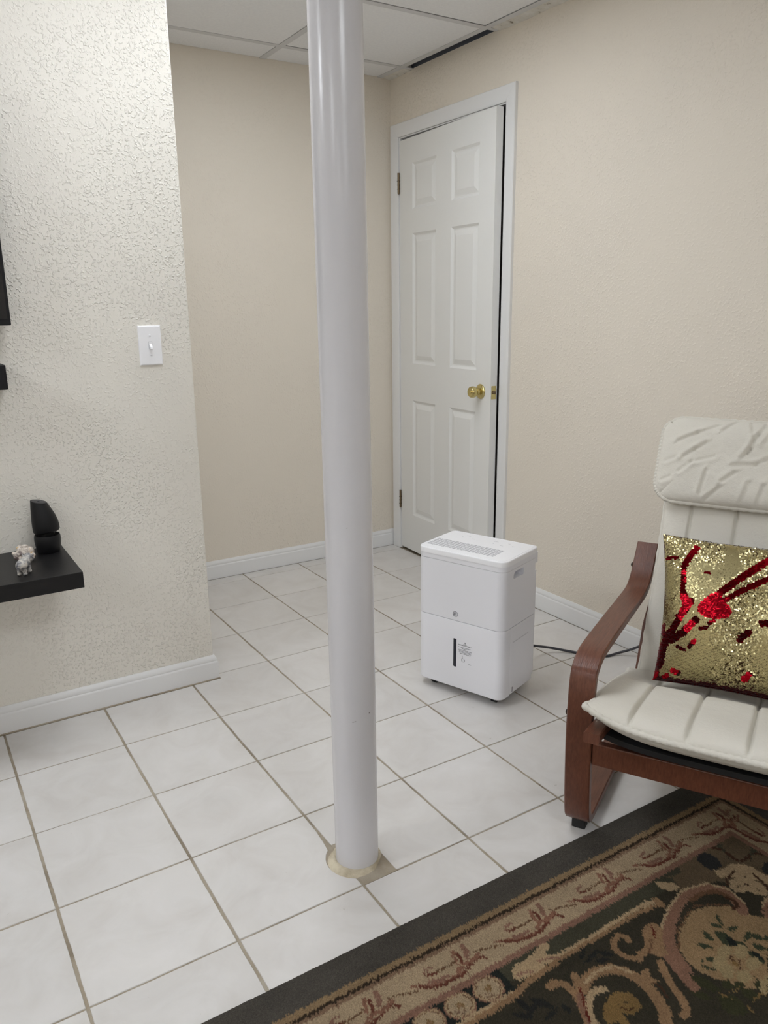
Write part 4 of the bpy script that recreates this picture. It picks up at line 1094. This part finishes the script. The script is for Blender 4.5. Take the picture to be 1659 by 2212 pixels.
UU, VV = np.meshgrid(U*1000, V*1000, indexing='ij')
rg = np.random.default_rng(5)
jit = rg.normal(0, 1.1, UU.shape); jit2 = rg.normal(0, 1.6, (nu, 1))
uu, vv = UU + rg.normal(0, 1.0, UU.shape), VV + jit + np.where(VV > 60, jit2, 0)
sw_ = vv > uu
uu, vv = np.where(sw_, vv, uu), np.where(sw_, uu, vv)
C = np.zeros(UU.shape + (3,)); C[:] = RC['field']
def setm(mk, c): C[mk] = RC[c]
setm(vv < 240, 'greenf')
def pdist(pts, w):
    P = np.array(pts, float); lo, hi = P.min(0)-w-6, P.max(0)+w+6
    mk = (uu > lo[0]) & (uu < hi[0]) & (vv > lo[1]) & (vv < hi[1]); x, y = uu[mk], vv[mk]; d = np.full(x.shape, 1e9)
    for (ax, ay), (bx, by) in zip(P, P[1:]):
        dx, dy = bx-ax, by-ay; t_ = np.clip(((x-ax)*dx+(y-ay)*dy)/max(1e-9, dx*dx+dy*dy), 0, 1)
        d = np.minimum(d, np.hypot(x-ax-t_*dx, y-ay-t_*dy))
    return mk, d
def stroke(c, w, pts):
    mk, d = pdist(pts, w); s_ = C[mk]; s_[d < w/2] = RC[c]; C[mk] = s_
def poly(c, pts):
    P = np.array(pts, float); lo, hi = P.min(0), P.max(0); mk = (uu > lo[0]) & (uu < hi[0]) & (vv > lo[1]) & (vv < hi[1]); x, y = uu[mk], vv[mk]; ins = np.zeros(x.shape, bool)
    for (ax, ay), (bx, by) in zip(P, np.roll(P, -1, 0)):
        if ay == by: continue
        k = ((ay > y) != (by > y)) & (x < (bx-ax)*(y-ay)/(by-ay)+ax); ins ^= k
    s_ = C[mk]; s_[ins] = RC[c]; C[mk] = s_
setm((uu > 955) & (vv > 196) & (vv < 262), 'dgrn')
setm((uu > 965) & (vv > 258) & (vv < 277), 'tan')
setm((uu > 965) & (vv > 258) & (vv < 265), 'tanL')
for kind, c, w, pts in SHAPES:
    stroke(c, w, pts) if kind == 's' else poly(c, pts)
k = 0
for mu in range(1000, 2300, 69):
    d = np.hypot((uu-mu)/33.0, (vv-230)/29.5)
    setm(d < 1.0, 'tanP'); setm(d < 0.9, 'tanL'); setm((d < 0.78) & (d > 0.72), 'brn'); setm(d < 0.72, 'border'); setm((d < 0.25) & (d > 0.15), 'ochre'); setm(d < 0.15, 'tan')
    setm((d < 0.62) & (d > 0.45) & (vv > 238) & (uu > mu-4), 'strip2')
setm((vv >= 190) & (vv < 204), 'pink')
setm(vv < 190, 'border')
cl = np.zeros(UU.shape)
for f, a in ((0.021, 1), (0.047, .6), (0.11, .35)):
    q = rg.uniform(0, 6, 4); cl += a*np.sin(uu*f+q[0]+1.3*np.sin(vv*f*1.3+q[1]))*np.sin(vv*f*1.7+q[2]+np.sin(uu*f*.8+q[3]))
for base in range(163, 2300, 210):
    for c, w, pts in MOTIF: stroke(c, w*1.2, [(a+base, b+147) for a, b in pts])
setm(vv < 107, 'strip2'); setm(vv < 98, 'line'); setm(vv < 90, 'strip'); setm(vv < 75, 'band')
C *= (1+0.07*cl+rg.normal(0, 0.075, UU.shape))[..., None]; C = np.clip(C, 0.003, 0.9)
Z = 0.0085 + rg.normal(0, 0.00045, UU.shape) + 0.0004*cl
ed = np.minimum.reduce([UU, VV, U[-1]*1000-UU, V[-1]*1000-VV]); Z *= np.where(ed < 6, 0.35+0.65*np.sqrt(np.clip(ed/6, 0, 1)), 1)
co = np.stack([RX-UU/1000, RY-VV/1000, Z], -1).reshape(-1, 3)
idx = np.arange(nu*nv).reshape(nu, nv)
fq = np.stack([idx[:-1, :-1], idx[:-1, 1:], idx[1:, 1:], idx[1:, :-1]], -1).reshape(-1, 4)
# skirt down to the floor
rimI = np.concatenate([idx[:, 0], idx[-1, 1:], idx[-2::-1, -1], idx[0, -2:0:-1]])
low = co[rimI].copy(); low[:, 2] = 0.0004; n0 = len(co); ar = np.arange(len(rimI)); nx = np.roll(ar, -1)
fs = np.stack([rimI[ar], n0+ar, n0+nx, rimI[nx]], -1)
me = bpy.data.meshes.new('rug'); allco = np.vstack([co, low]); allf = np.vstack([fq, fs])
me.vertices.add(len(allco)); me.vertices.foreach_set('co', allco.ravel())
me.loops.add(allf.size); me.loops.foreach_set('vertex_index', allf.ravel().astype(np.int32))
me.polygons.add(len(allf)); me.polygons.foreach_set('loop_start', np.arange(0, allf.size, 4, dtype=np.int32)); me.update(calc_edges=True)
at_ = me.color_attributes.new('pile', 'FLOAT_COLOR', 'POINT')
cc = np.ones((len(allco), 4)); cc[:n0, :3] = C.reshape(-1, 3); cc[n0:, :3] = RC['band']
at_.data.foreach_set('color', cc.ravel().astype(np.float32)); me.materials.append(M['rug'])
rug = new_obj('area_rug', me)
tag(rug, 'floral scroll area rug with dark border lying on the tiles', 'rug')
